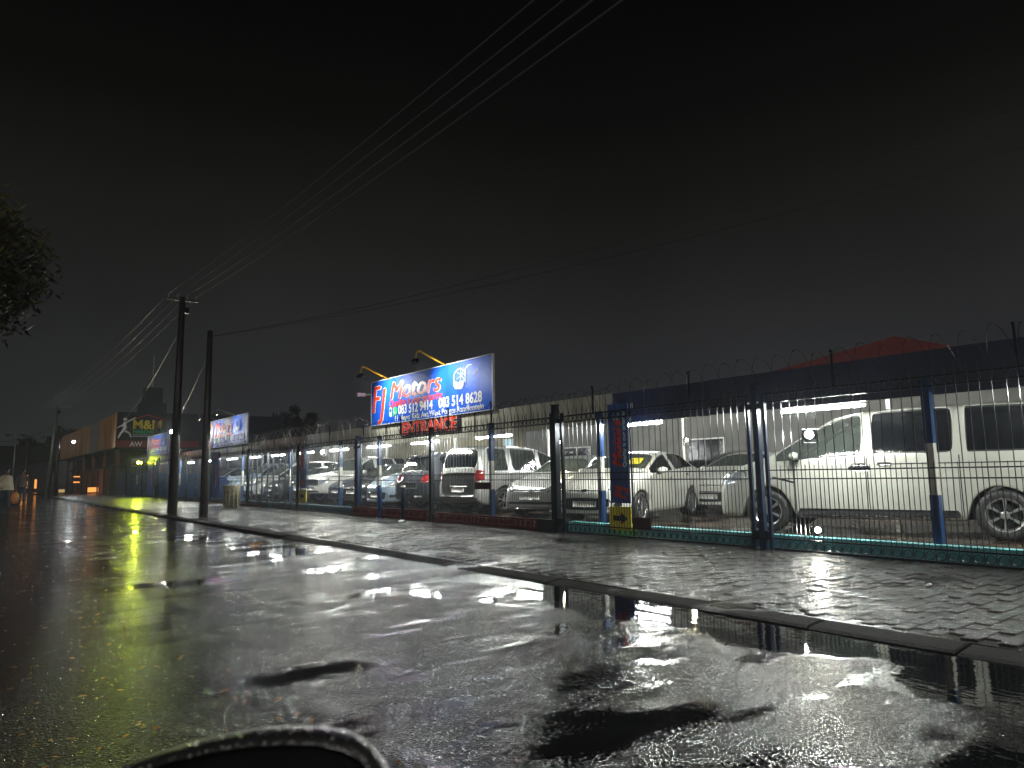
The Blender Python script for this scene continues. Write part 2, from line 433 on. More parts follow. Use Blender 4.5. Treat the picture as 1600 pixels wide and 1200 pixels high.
for (px_, py_) in cells[300:]:
    dz = random.uniform(-.005,.005)+.006*tilt_field(px_,py_)/.02; tx = random.gauss(0,.014); ty = random.gauss(0,.014); h1=.038
    x0,x1,y0,y1 = -PL/2+g, PL/2-g, -PW/2+g, PW/2-g
    vs = [(x0,y0,h1-.03),(x1,y0,h1-.03),(x1,y1,h1-.03),(x0,y1,h1-.03),(x0+c,y0+c,h1),(x1-c,y0+c,h1),(x1-c,y1-c,h1),(x0+c,y1-c,h1)]
    vs = [(px_+a, py_+b_, q+dz+tx*a+ty*b_) for a,b_,q in vs]
    rest.add(vs, [(0,1,5,4),(1,2,6,5),(2,3,7,6),(3,0,4,7),(4,5,6,7)])
o = rest.build('paver_field', M['paver'], bpy.data.objects['pavement']); o['kind'] = 'stuff'
tag(MB().box(XK1,XF+.15,30.1,56,.022,.05).build('far_paving', M['paver'], bpy.data.objects['pavement']))

# fallen leaves on the far side of the road
lf = MB()
for k in range(520):
    x = random.gauss(.55,.55) if random.random()<.6 else random.uniform(-1.5,1.6); y = 2.6 + 26*random.random()**1.7
    s = random.uniform(.008,.028); a = random.uniform(0,6.3)
    if x > 1.7: continue
    pts = [(-s,0,0),(0,-s*.45,.006),(s,0,random.uniform(0,.012)),(0,s*.45,.008)]
    lf.add([(x+p[0]*math.cos(a)-p[1]*math.sin(a), y+p[0]*math.sin(a)+p[1]*math.cos(a), .004+p[2]) for p in pts], [(0,1,2,3)])
tag(lf.build('fallen_leaves', M['dead_leaf']), 'orange brown leaves scattered over the dark left half of the road', 'leaves', kind='stuff')
# bits on road and pavement
def scrap(x, y, s, m, label, cat, z=.004, name='scrap'):
    vs = []; n = 7
    for i in range(n):
        a = i*6.283/n; r = s*random.uniform(.5,1)
        vs.append((x+r*math.cos(a), y+r*math.sin(a)*.6, z+random.uniform(0,s*.25)))
    vs.append((x,y,z+s*.35)); vs.append((x,y,z-.002))
    o = MB().add(vs, [(i,(i+1)%n,n) for i in range(n)]+[((i+1)%n,i,n+1) for i in range(n)]).build(name, m)
    return tag(o, label, cat)
scrap(7.35,3.1,.07,M['white'],'pale crumpled scrap lying on the pavers near the fence at the right','litter',.048,'litter_scrap')
scrap(4.0,2.15,.03,M['white'],'tiny white scrap in the gutter puddle at the lower right','litter',.004,'litter_scrap')
scrap(8.55,15.6,.13,M['white'],'flat white scrap on the pavement below the blue bollards','litter',.045,'litter_scrap')
scrap(4.15,12.8,.16,M['dead_leaf'],'flat brown clump of leaves on the road near the kerb','litter',.004,'leaf_clump')

# ------------------------------------------------------------------ fence
def fence(y0, y1, label, posts, base='rings', bars_as='parts', step=.125, wide=None, rail_m=None, post_m=None, bar_m=None):
    f = empty('mesh_fence', (XF, y0, 0), 0, label, 'fence', 'street fence sections')
    bm_ = bar_m or M['bar']; rm = rail_m or M['dark_metal']; pm = post_m or M['dark_metal']
    L_ = y1-y0
    for (z, r) in ((2.12,.010),(2.235,.013),(1.15,.008),(1.03,.008),(.20,.010),(.055,.014)):
        MB().box(-r,r,0,L_,z-r,z+r).build('rail', rm, f)
    tall = MB().box(-.0045,.0045,-.0045,.0045,.06,2.34); tall.add([(-.0045,-.0045,2.34),(.0045,-.0045,2.34),(.0045,.0045,2.34),(-.0045,.0045,2.34),(0,0,2.40)],[(0,1,4),(1,2,4),(2,3,4),(3,0,4)])
    tme = tall.mesh('bar', bm_)
    sh = MB().box(-.0035,.0035,-.0035,.0035,.20,1.19); sh.add([(-.005,-.005,1.19),(.005,-.005,1.19),(.005,.005,1.19),(-.005,.005,1.19),(0,0,1.23)],[(0,1,4),(1,2,4),(2,3,4),(3,0,4)])
    sme = sh.mesh('short_bar', bm_)
    n = int(L_/step)
    rows = [(tme, 'bar', (i+.5)*step) for i in range(n)] + [(sme, 'short_bar', (i+1)*step) for i in range(n-1)]
    if bars_as == 'parts':
        for me, nm, yy in rows: link(nm, me, f, (-.018, yy, 0), (random.gauss(0,.003), random.gauss(0,.002), 0))
    else:
        allb = MB()
        for me, nm, yy in rows: allb.add([(v.co.x-.018, v.co.y+yy, v.co.z) for v in me.vertices], [tuple(p.vertices) for p in me.polygons])
        o = allb.build('bars', bm_, f); o['kind'] = 'stuff'
    if wide:
        wme = MB().box(-.02,.02,-.03,.03,.06,2.2).mesh('upright', M['dark_metal'])
        k = wide
        while k < L_: link('upright', wme, f, (.03, k, 0)); k += wide
    ring = MB(); r0 = .048
    ring.tube([(0, r0*math.cos(t*6.283/12), r0*math.sin(t*6.283/12)) for t in range(12)], .0055, 4, True)
    rme = ring.mesh('ring', M['dark_metal'])
    def rings(z, name, single):
        if single:
            for i in range(n-1): link(name, rme, f, (-.018, (i+1)*step, z))
        else:
            a = MB()
            for i in range(n-1): a.add([(v.co.x-.018, v.co.y+(i+1)*step, v.co.z+z) for v in rme.vertices], [tuple(p.vertices) for p in rme.polygons])
            o = a.build('ring_row', M['dark_metal'], f); o['kind'] = 'stuff'
    if base == 'rings': rings(.128, 'ring', y0 < 7)
    rings(2.178, 'top_ring', y0 < 5)
    for (dy, w, h, m_) in posts:
        MB().box(-w/2-.02,w/2-.02,dy-w/2,dy+w/2,0,h).build('post', m_ or pm, f)
    return f
DM = None
fence(.4, 5.86, 'black ringed fence section right of the triple post, in front of the long champagne van', [(.06,.07,2.34,DM)])
fence(6.10, 10.30, 'black ringed fence section with a turquoise plinth behind it and the blue banner on it', [(4.12,.05,2.3,DM)])
fence(10.50, 14.95, 'black gate section with dark red base beam in front of the silver hatchback', [(.03,.05,2.3,DM)], base='red')
fence(15.13, 19.05, 'black fence section with dark red base behind the two blue bollards', [], base='red')
fence(19.25, 23.75, 'fence section of fine bars between blue double post and the reversed banner', [(.03,.06,2.25,M['fence_blue'])], bars_as='merge', base='rings')
fence(23.9, 29.0, 'fence section with wide dark uprights and blue base near the concrete bin', [], bars_as='merge', wide=.62)
fence(29.2, 38.8, 'fence run behind the two tall utility poles with blue sheets inside it', [(.05,.09,2.3,DM),(5.1,.09,2.3,DM)], bars_as='merge', step=.2)
fence(39.0, 62.8, 'farthest fence run with blue cladding below the yellow lamp', [(.05,.09,2.4,DM),(6.6,.09,2.4,DM),(11.5,.09,2.4,DM),(17.0,.09,2.4,DM),(23.7,.09,2.4,DM)], bars_as='merge', step=.25)
# heavy posts between the sections are things of their own
def gate_post(y, label, w=.10, h=2.42, m_=None, twins=()):
    g_ = empty('fence_post', (XF-.02, y, 0), 0, label, 'post', 'heavy fence posts')
    MB().box(-w/2,w/2,-w/2,w/2,0,h).build('shaft', m_ or M['dark_metal'], g_)
    MB().box(-w/2-.01,w/2+.01,-w/2-.01,w/2+.01,h,h+.02).build('cap', M['dark_metal'], g_)
    for d in twins:
        MB().box(-.022,.022,d-.022,d+.022,.04,h-.14).build('side_upright', M['fence_blue'], g_)
    if twins:
        MB().box(-.03,.03,-abs(twins[0])-.02,abs(twins[0])+.02,.18,.30).build('bracket', M['dark_metal'], g_)
        MB().box(-.03,.03,-abs(twins[0])-.02,abs(twins[0])+.02,h-.35,h-.27).build('bracket', M['dark_metal'], g_)
    return g_
gate_post(5.98, 'dark blue triple post left of the champagne van front wheel', .085, 2.38, M['fence_blue'], (-.13,.14))
gate_post(10.41, 'black double post between the silver hatchback and the white sedan', .11, 2.46, None, (.12,))
gate_post(15.03, 'thick black post between dark SUV and silver people carrier', .10, 2.3)
gate_post(19.15, 'blue double post beside the entrance fascia, left of the dark SUV', .12, 2.3, M['fence_blue'], (-.2,))
gate_post(23.82, 'black post just left of the reversed blue banner', .08, 2.3)
gate_post(29.1, 'black post directly right of the concrete bin', .08, 2.3)
# thin uprights above the fence that hold the razor wire
for yv in (2.72, 4.82, 7.2, 9.4, 12.6, 14.35, 16.7, 18.9, 21.3, 23.8, 26.4, 29.0):
    o = MB().box(-.012,.012,-.012,.012,0,.50).box(-.03,.012,-.012,.012,.46,.50).build('wire_stay', M['dark_metal'], loc=(XF+.03, yv, 2.24))
    nm = {2.72:'thin wire stay above the fence at the far right edge', 4.82:'thin wire stay against the red roof above the long tube light'}.get(yv)
    nm = nm or 'thin black wire stay on the fence top, ' + {7.2:'between the triple post and right arrow banner',9.4:'just left of the right arrow banner',12.6:'over the silver hatchback nose',14.35:'at the right end of the entrance board',16.7:'crossing the middle of the entrance board',18.9:'beside the blue double post',21.3:'over the ice blue car',23.8:'over the left arrow banner',26.4:'over the big pickup tyre',29.0:'over the concrete bin'}[yv]
    tag(o, nm, 'stay', 'razor wire stays')
def razor(y0, y1, r, pitch, zc, label, seg=22, mt='wire'):
    m_ = MB(); pts = []; n = int((y1-y0)/pitch*seg)
    for i in range(n):
        t = i/seg*2*math.pi; rr = r*(1+.10*math.sin(i*.11)+.05*math.sin(i*.37)); y = y0+(i/seg)*pitch + .05*math.sin(t)
        pts.append((XF+.05+rr*.55*math.cos(t), y, zc+rr*math.sin(t)+.03*math.sin(y*1.3)))
    m_.tube(pts, .0045, 3)
    for i in range(2, n, 3):
        p = Vector(pts[i]); d = (Vector(pts[i])-Vector(pts[i-1])).normalized(); u = d.orthogonal().normalized()
        m_.add([p-u*.028+d*.010, p+u*.028+d*.010, p+u*.004-d*.012, p-u*.004-d*.012], [(0,1,2,3)])
    return tag(m_.build('razor_wire_coil', M[mt]), label, 'razor wire', 'razor wire coils on the fence')
razor(.4, 9.0, .27, .30, 2.50, 'wide open razor wire coil over the fence in front of the van and red roof', mt='wire_dark')
razor(9.0, 18.9, .25, .22, 2.42, 'razor wire coil running in front of the cream fascia and entrance board', mt='wire_dark')
razor(19.0, 29.0, .36, .17, 2.50, 'dense bright razor wire coil left of the entrance sign')
razor(29.0, 57.0, .26, .5, 2.42, 'distant razor wire coil under the two far billboards', 12)
# red base beams
def red_base(y0, y1, x, h, label):
    e = empty('base_beam', (x, y0, 0), 0, label, 'beam', 'red gate base beams')
    L_ = y1-y0
    MB().box(-.03,.03,0,L_,.05,h*.42).box(-.03,.03,0,L_,h*.86,h).build('rail', M['red_beam'], e)
    sl = MB().box(-.022,.022,-.035,.035,h*.42,h*.86).mesh('slat', M['red_beam']); k = .08
    while k < L_: link('slat', sl, e, (0,k,0), (R(18),0,0)); k += .15
    return e
red_base(10.95, 14.9, XF-.05, .27, 'notched dark red base beam under the gate by the silver hatchback')
red_base(15.15, 19.3, XF-.10, .30, 'dark red base beam behind the two blue bollards')
red_base(27.5, 37.5, XF-.05, .16, 'low dark red base beam behind the concrete bin')
tag(MB().box(XF-.08,XF+.02,10.50,10.95,.03,.27).build('gate_motor_box', M['black']), 'black box at the right end of the red base beam', 'box')
tag(MB().box(XF-.05,XF-.03,12.55,13.15,.83,.98).build('fence_plate', M['maroon']), 'small dark maroon plate on the fence beside the silver hatchback front', 'plate')
tag(MB().box(XF-.05,XF-.03,8.05,8.45,.21,.40).build('fence_plate', M['maroon']), 'small dark maroon plate low on the fence under the yellow arrow sign', 'plate')
tag(MB().box(XF+.15,XF+.32,-4,10.3,-.3,.235).build('plinth', M['teal']), 'turquoise painted low plinth behind the ringed fence on the right', 'plinth')
tag(MB().box(XF+.15,XF+.32,10.3,19.2,-.3,.12).build('plinth', M['joint']), 'dark low plinth under the gate sections', 'plinth')
tag(MB().box(XF+.15,XF+.32,19.2,62,-.3,.235).build('plinth', M['teal_dark']), 'blue painted low plinth behind the left fence sections', 'plinth')
# bollards, bin
for (x_, y_, lb) in ((8.87,17.37,'blue steel bollard in front of the dark SUV left corner'),(8.79,15.94,'dark blue steel bollard with a white top, right of its twin')):
    b = empty('bollard', (x_, y_, .03), 0, lb, 'bollard', 'blue bollards by the gate')
    MB().lathe([(0,.05),(0,.055),(.80,.055),(.83,.045),(.84,0)], 14, 'z').build('shaft', M['blue_post'] if 'left corner' in lb else M['fence_blue'], b, True)
    MB().lathe([(.835,.062),(.865,.062),(.875,.05),(.88,0)], 14, 'z').build('cap', M['white'] if 'white' in lb else M['blue_post'], b, True)
bn = empty('dustbin', (8.35,28.8,.04), 0, 'weathered beige concrete bin standing on the pavement by the fence', 'bin')
MB().lathe([(0,.0),(0,.27),(.75,.31),(.80,.33),(.86,.33),(.86,.26),(.70,.25),(.70,0)], 20, 'z').build('body', M['bin'], bn, True)
ribm = MB().box(.28,.32,-.02,.02,.04,.76).mesh('rib', M['bin'])
for k in range(12): link('rib', ribm, bn, (0,0,0), (0,0,k*math.pi/6))

# ------------------------------------------------------------------ carport
cp = empty('carport', (0,0,0), 0, 'long low carport roof with boarded fascia running along the car lot', 'carport')
FX = 9.6
def board(y0, y1, m_, z0=2.05, z1=2.62):
    y = y0
    return MB().box(FX-.02,FX+.02,y0+.008,y1-.008,z0,z1).build('fascia_board', m_, cp, loc=(random.uniform(-.006,.006),0,random.uniform(-.01,.01)))
for a,b in ((-2,.6),(.6,2.6),(2.6,4.8),(4.8,7.2),(7.2,9.35)): board(a,b,M['fascia_navy'])
for a,b in ((9.35,10.9),(10.9,12.75),(12.75,14.4),(14.4,17.5),(17.5,19.0),(19.0,20.4),(20.4,22.1),(22.1,24.3)): board(a,b,M['fascia'] )
for a,b in ((24.3,26.0),(26.0,27.6),(27.6,29.3)): board(a,b,M['fascia_brown'])
y = 29.3
while y < 37.9: board(y, y+1.45, M['fascia_white']); y += 1.45
while y < 46: board(y, y+2.0, M['fascia_brown'], 2.15, 2.6); y += 2.0
while y < 57: board(y, y+1.9, M['fascia_white']); y += 1.9
def roof_sheet(y0, y1):
    m_ = MB(); n = int((y1-y0)/.19)
    vs = []
    for i in range(n+1):
        y = y0+(y1-y0)*i/n; dz = .02 if i % 2 else -.02
        vs += [(FX+.03,y,2.34+dz),(16.2,y,2.95+dz)]
    m_.add(vs, [(2*i,2*i+1,2*i+3,2*i+2) for i in range(n)])
    return m_.build('roof_sheet', M['roof_sheet'], cp)
for a in range(-2, 57, 6): roof_sheet(a+.01, a+5.99)
for x_, z_ in ((9.75,2.22),(12.9,2.55),(16.0,2.82)):
    MB().box(x_-.04,x_+.04,-2,57,z_-.05,z_+.05).build('purlin', M['white_post'], cp)
for yv in (3.8, 9.62, 13.0, 18.45, 21.1, 25.4, 31.0, 36.5, 42.0, 48.0, 54.0):
    x_ = 9.42 if yv < 8 or yv > 10 else 9.50
    cc = MB().box(x_-.045,x_+.045,yv-.045,yv+.045,.14,2.3).build('column', M['white_post'], cp)
    MB().box(x_-.05,x_+.05,yv-.05,yv+.05,.14,.82).build('painted_foot', M['blue_post'], cc)
    MB().box(x_-.05,x_+.05,yv-.05,yv+.05,1.45,2.3).build('painted_top', M['blue_post'], cc)
for yv in (1.5, 7.2, 12.8, 18.6, 24.5, 30.5, 36.5, 42.5, 48.5):
    MB().box(15.9,16.0,yv-.05,yv+.05,.2,2.85).build('column', M['white_post'], cp)
    MB().bar((9.75,yv,2.22),(16,yv,2.82),.03,4).build('rafter', M['white_post'], cp)

# fluorescent battens
tl0 = None
def strip(x, y, z, L_, label, mt=None, group='tube lights under the carport roof'):
    t = empty('tube_light', (x,y,z), 0, label, 'tube light', group)
    MB().box(-.03,.03,-L_/2,L_/2,.02,.05).build('housing', M['white'], t)
    MB().bar((0,-L_/2+.02,0),(0,L_/2-.02,0),.013,6).build('tube', mt or M['tube'], t)
    return t
names = {0:'long bright tube light above the windscreen of the champagne van', 3:'tube light under the fascia just right of the entrance board'}
strip(9.85, 5.41, 2.02, 1.30, names[0])
strip(9.85, 1.97, 2.02, 1.30, 'tube light over the rear of the champagne van')
strip(9.85, 9.04, 2.02, 1.30, 'tube light behind the top of the first blue banner')
strip(9.85, 13.51, 2.02, 1.44, names[3])
strip(9.85, 16.65, 2.02, 1.44, 'tube light under the left half of the entrance board')
strip(9.85, 19.33, 2.02, 1.44, 'tube light above the ice blue car')
strip(9.85, 22.20, 2.02, 1.44, 'tube light behind the reversed blue banner')
for k, yv in enumerate((28.0,31.2,34.5,38.0,42.0,46.5)):
    strip(9.85, yv*.895, 2.02, 1.45, 'distant tube light under the left carport, %s' % ('right of the tall poles','over the dark car by the bin','between bin and second pole','behind the second pole','behind the first pole','left of the first pole')[k], M['tube_far'])
for k, yv in enumerate((7.8,13.0,18.0,23.0,28.5,34.0)):
    strip(14.3, yv, 2.50, 1.6, 'second row tube light deep in the carport, above the %s' % ('champagne van nose','white sedan','silver people carrier','dark SUV','row of dark car fronts','concrete bin')[k], M['tube_far'])

# ------------------------------------------------------------------ floodlights
def spot(name, loc, target, power, angle, color=(1,.97,.88), blend=.6, size=.05, parent=None):
    l = bpy.data.lights.new(name, 'SPOT'); l.energy = power; l.spot_size = R(angle); l.spot_blend = blend; l.color = color; l.shadow_soft_size = size
    o = bpy.data.objects.new(name, l); COL.objects.link(o); o.location = loc
    o.rotation_euler = (Vector(target)-Vector(loc)).to_track_quat('-Z','Y').to_euler()
    return o
def point(name, loc, power, color=(1,.97,.88), size=.05):
    l = bpy.data.lights.new(name, 'POINT'); l.energy = power; l.color = color; l.shadow_soft_size = size
    o = bpy.data.objects.new(name, l); COL.objects.link(o); o.location = loc; return o
def flood(loc, target, label, power, color=(1,.97,.88), bulb=None, angle=150, s=.09, brack=True, group='floodlights on the car lot'):
    d = (Vector(target)-Vector(loc)).normalized()
    q = d.to_track_quat('X','Z')
    e = empty('floodlight', loc, 0, label, 'floodlight', group); e.rotation_mode = 'QUATERNION'; e.rotation_quaternion = q
    MB().box(-.06,0,-s,s,-s*.8,s*.8).box(-.09,-.06,-s*.7,s*.7,-s*.5,s*.5).build('housing', M['dark_metal'], e)
    MB().lathe([(.001,0.0),(.001,s*.62),(.012,s*.55),(.018,0)], 12, 'x').build('lamp_glass', bulb or M['bulb'], e)
    if brack: MB().box(-.05,-.03,-s-.02,-s,-.14,.02).box(-.05,-.03,s,s+.02,-.14,.02).box(-.05,-.03,-s,s,-.14,-.12).build('bracket', M['steel_pole'], e)
    if power > 0: spot(label[:12], Vector(loc)+d*.05, target, power, angle, color)
    return e
flood((9.42,5.38,1.64), (2.5,3.2,0), 'brilliant white floodlight at the van windscreen, aimed at the street', 110, (.93,.95,1))
flood((9.30,5.28,.33), (3.0,3.4,.1), 'low floodlight on the turquoise plinth below the champagne van', 30, (1,1,.85), s=.06)
flood((9.0,42.4,3.74), (4.0,18,0), 'bright floodlight on the far billboard beside the first utility pole', 420, (1,1,.9), s=.14)
flood((9.0,51.4,2.25), (5.0,28,0), 'yellow green floodlight on the far fence', 300, (.80,1,.04), M['bulb_y'], s=.12)
flood((9.65,23.1,1.98), (5.0,16,0), 'white floodlight under the fascia left of the blue double post', 150, (1,.98,.85), s=.08)
flood((11.8,13.4,1.92), (8,10,0), 'small yellowish lamp between silver hatchback and white sedan roofs', 22, (1,.95,.6), M['bulb_small'], s=.06)
flood((12.2,9.75,1.80), (8,7,0), 'small yellowish lamp over the rear of the white sedan', 22, (1,.95,.6), M['bulb_small'], s=.06)
flood((7.3,70.2,4.4), (5,50,0), 'small cold white lamp on the ochre hardware building', 160, (.8,.9,1), M['bulb'], s=.16)

# ------------------------------------------------------------------ billboards
def plane_M(x, y, z):   # board facing the street (-x); text runs towards -y, as read from the street
    return Matrix(((0,0,-1,x),(-1,0,0,y),(0,1,0,z),(0,0,0,1)))
def stroke(parent, pts, r, m_, name, P):
    o = MB().tube([P @ Vector((a,b,.004)) for a,b in pts], r, 4).build(name, m_, parent); return o
def car_art(parent, P, cx, cy, s, m_):
    """pale line drawing of a car front with rays"""
    body = [(math.cos(t), math.sin(t)) for t in [i*6.283/24 for i in range(25)]]
    stroke(parent, [(cx+s*.55*a-.10*s, cy+s*.42*b+.10*s) for a,b in body], .010*s*2, m_, 'car_outline', P)
    stroke(parent, [(cx-.62*s,cy-.02*s),(cx-.66*s,cy-.30*s),(cx-.50*s,cy-.52*s),(cx+.10*s,cy-.56*s),(cx+.28*s,cy-.40*s),(cx+.36*s,cy-.05*s)], .030*s, m_, 'car_outline', P)
    o = MB().add([P @ Vector(q) for q in ((cx-.60*s,cy-.10*s,.003),(cx-.62*s,cy-.34*s,.003),(cx-.46*s,cy-.50*s,.003),(cx+.08*s,cy-.54*s,.003),(cx+.24*s,cy-.36*s,.003),(cx+.20*s,cy-.14*s,.003),(cx-.2*s,cy-.2*s,.003))], [(0,1,2,3,4,5,6)]).build('car_bonnet', m_, parent)
    stroke(parent, [(cx+.30*s,cy+.35*s),(cx+.75*s,cy+.62*s),(cx+1.05*s,cy+.60*s)], .018*s, m_, 'car_outline', P)
    stroke(parent, [(cx+.55*s,cy+.42*s),(cx+.45*s,cy-.1*s),(cx+.58*s,cy-.55*s)], .016*s, m_, 'car_outline', P)
    stroke(parent, [(cx+1.2*s,cy+.05*s),(cx+1.5*s,cy+.25*s),(cx+1.62*s,cy+.26*s)], .018*s, m_, 'car_outline', P)
    for a in (20, 65, 100, 150, 200, 245, 310):
        stroke(parent, [(cx+.08*s,cy+.15*s),(cx+(.08+.5*math.cos(R(a)))*s, cy+(.15+.45*math.sin(R(a)))*s)], .010*s, m_, 'ray', P)
def billboard(yl, label, z0=2.63, z1=3.90, W=6.1, full=True, floods=True, armc=None):
    b = empty('billboard', (FX-.06, yl, z0), 0, label, 'billboard', 'blue billboards on the carport fascia')
    H = z1-z0
    MB().box(-.02,.02,-W,0,0,H).build('panel', M['sign_blue'], b)
    MB().box(-.03,.03,-W-.03,-W,-.01,H+.01).box(-.03,.03,0,.03,-.01,H+.01).box(-.03,.03,-W,0,H,H+.02).box(-.03,.03,-W,0,-.02,0).build('frame', M['sign_edge'], b)
    MB().bar((.05,-.8,-.5),(.05,-.8,H),.03).bar((.05,-W/2,-.5),(.05,-W/2,H),.03).bar((.05,-W+.8,-.5),(.05,-W+.8,H),.03).build('posts', M['dark_metal'], b)
    P = plane_M(-.024, -.02, 0)
    T = lambda a, b_, z=0: P @ Matrix.Translation((a, b_, z))
    k = H/1.27
    def two(txt, size, x, y, sh, sx, red, off=.022, **kw):
        for q_, (dx_, dy_, dz_) in enumerate(((off,-off*.6,0),(-off*.5-size*.045,off*.6,-.0007))):
            text('lettering', txt, size, M['white'], b, T(x+dx_,y+dy_,dz_), shear=sh, sx=sx, extrude=.002, **kw)
        text('lettering', txt, size, red, b, T(x,y,.006), shear=sh, sx=sx, extrude=.003, **kw)
        text('lettering', txt, size, red, b, T(x-size*.045,y,.0053), shear=sh, sx=sx, extrude=.003, **kw)
    two('F', 1.12*k, .03, .36, .20, .86, M['red'], .022)
    two('J', 1.12*k, .55, .26, .20, 1.0, M['red'], .022)
    two('Motors', .71*k, 1.12, .66, .25, 1.28, M['red'], .024)
    text('lettering', 'Quality is our priority', .275*k, M['red'], b, T(1.10,.45), offset=.005, sx=1.16, extrude=.004)
    text('lettering', '083 512 9414', .36*k, M['white'], b, T(1.62,.215), offset=.008, sx=.92, extrude=.004)
    text('lettering', '083 514 8628', .36*k, M['white'], b, T(3.75,.215), offset=.008, sx=.96, extrude=.004)
    text('lettering', '11 Meyer Kidz Ave,West Porges,Randfontein', .215*k, M['white'], b, T(1.40,.035), offset=.002, sx=1.10, extrude=.004)
    car_art(b, P, 4.78, .86, .46, M['white'])
    # handset and chat symbols
    o = MB()
    for t_ in range(20):
        pass
    o.add([P @ Vector((1.44+.13*math.cos(i*.3142), (.32+.12*math.sin(i*.3142)), .004)) for i in range(20)], [tuple(range(20))])
    o.add([P @ Vector(q) for q in ((1.33,.26,.0045),(1.31,.17,.0045),(1.40,.20,.0045))], [(0,1,2)])
    o.build('chat_symbol', M['green'], b)
    stroke(b, [(1.39,.39),(1.38,.33),(1.42,.27),(1.48,.25),(1.51,.28)], .013, M['white'], 'handset_symbol', P @ Matrix.Translation((0,0,.003)))
    MB().add([P @ Vector(q) for q in ((1.12,.18,.004),(1.26,.18,.004),(1.26,.44,.004),(1.12,.44,.004))], [(0,1,2,3)]).build('phone_symbol', M['white'], b)
    MB().add([P @ Vector(q) for q in ((1.145,.30,.008),(1.235,.30,.008),(1.235,.41,.008),(1.145,.41,.008))], [(0,1,2,3)]).build('phone_screen', M['sign_blue'], b)
    if floods:
        for dy in (armc or (1.05, 4.12)):
            am = M['yellow_arm'] if full else M['steel_pole']
            arm = MB().tube([(.0,-dy,H+.0),(-.78,-dy,H+.30),(-.86,-dy,H+.26)], .028, 8).bar((-.86,-dy,H+.27),(-.90,-dy,H+.06),.022,6).build('lamp_arm', am, b)
            hd = MB(); Mx = Matrix.Translation((-.90,-dy,H+.03)) @ Matrix.Rotation(R(-50),4,'Y')
            hd.box(-.05,.05,-.11,.11,-.03,.05, Mx); hd.build('lamp_head', M['dark_metal'], arm)
            gl = MB(); gl.box(-.04,.04,-.09,.09,-.036,-.031, Mx); gl.build('lamp_glass', M['bulb_small'], arm)
            spot('sign_flood', (FX-.06-.93, yl-dy, z0+H-.08), (FX, yl-dy-.25, z0+.55), 230 if full else 45, 130, (.98,1,.95), .8, .04)
    return b
bb = billboard(19.17, 'large blue billboard with red lettering and two yellow lamp arms above the entrance board')
billboard(36.95, 'middle blue billboard right of the two tall utility poles', full=False, armc=(1.6,4.5))
billboard(51.6, 'smallest and farthest blue billboard left of the first utility pole', full=False, floods=False)
spot('far_sign_flood', (8.3,48.5,4.6), (9.6,48.3,3.0), 110, 130, (1,1,.9), .8)
# security camera on the sign corner
sc_ = empty('security_camera', (9.45,19.32,3.55), 0, 'small white camera on the left edge of the largest billboard', 'camera')
MB().box(-.32,-.08,-.05,.05,-.05,.05).build('body', M['white'], sc_); MB().bar((-.1,0,0),(.12,0,.02),.02).build('bracket', M['white'], sc_)
en = empty('entrance_board', (FX-.045, 17.43, 2.22), 0, 'dark blue ENTRANCE board with red capitals under the largest billboard', 'sign')
MB().box(-.012,.012,-2.97,0,0,.42).build('panel', M['navy'], en)
P = plane_M(-.016, 0, 0)
text('lettering', 'ENTRANCE', .46, M['white'], en, P @ Matrix.Translation((.08,.045,0)), offset=.022, sx=1.16, extrude=.002)
text('lettering', 'ENTRANCE', .46, M['red'], en, P @ Matrix.Translation((.08,.045,.004)), offset=.012, sx=1.16, extrude=.003)

def banner(x, y, w, z0, z1, label, arrow=None, flip=False):
    b = empty('banner', (x, y, z0), 0, label, 'banner', 'vertical blue banners on the fence')
    H = z1-z0
    MB().box(-.008,.008,-w,0,0,H).build('panel', M['banner_blue'], b)
    MB().bar((.03,-w-.02,-z0),(.03,-w-.02,H),.02).build('pole', M['dark_metal'], b)
    P = plane_M(-.012, 0, 0)
    if not flip:
        T = lambda u, v: P @ Matrix.Translation((v, u, .001)) @ Matrix.Rotation(R(90),4,'Z')
    else:
        T = lambda u, v: P @ Matrix.Translation((w-v, H-u, .001)) @ Matrix.Rotation(R(-90),4,'Z')
    text('lettering', 'FJ', .34, M['red'], b, T(.06,.36), shear=.2, offset=.012, sx=.9, extrude=.003)
    text('lettering', 'Motors', .30, M['red'], b, T(.62,.30), shear=.25, offset=.010, sx=.92, extrude=.003)
    text('lettering', 'Quality is our priority', .11, M['pale'], b, T(.62,.41), offset=.002, extrude=.003)
    car_art(b, P, w*.45, H-.22, .13, M['pale'])
    if arrow:
        s = MB().box(-.03,-.015,-w-.02,.02,-.46,-.06).build('arrow_board', M['yellow'], b)
        Q = plane_M(-.034, 0, -.26); d = 1 if arrow == 'right' else -1; cx = w/2
        MB().add([Q @ Vector((cx+d*a, c_, 0)) for a,c_ in ((-.17,.045),(.02,.045),(.02,.11),(.18,0),(.02,-.11),(.02,-.045),(-.17,-.045))], [(0,1,2,3,4,5,6)]).build('arrow', M['black'], s)
    return b
banner(XF+.03, 9.02, .47, .62, 2.36, 'vertical blue banner above the yellow board with right arrow, beside the white sedan', 'right')
banner(XF+.03, 23.74, .62, .78, 2.22, 'blue banner above the yellow board with left arrow, left of the blue double post', 'left')
banner(XF-.04, 34.6, 1.3, .3, 2.35, 'blue banner with red letters standing right of the second utility pole', None, True)
banner(XF-.04, 48.6, 1.5, .3, 2.35, 'faint blue banner on the fence under the farthest billboard', None, True)
mesh_strip = tag(MB().box(FX-.35,FX-.33,8.55,9.02,2.24,2.36).build('banner_eyelet_board', M['sign_edge']), 'narrow pale board over the top of the right arrow banner', 'board')

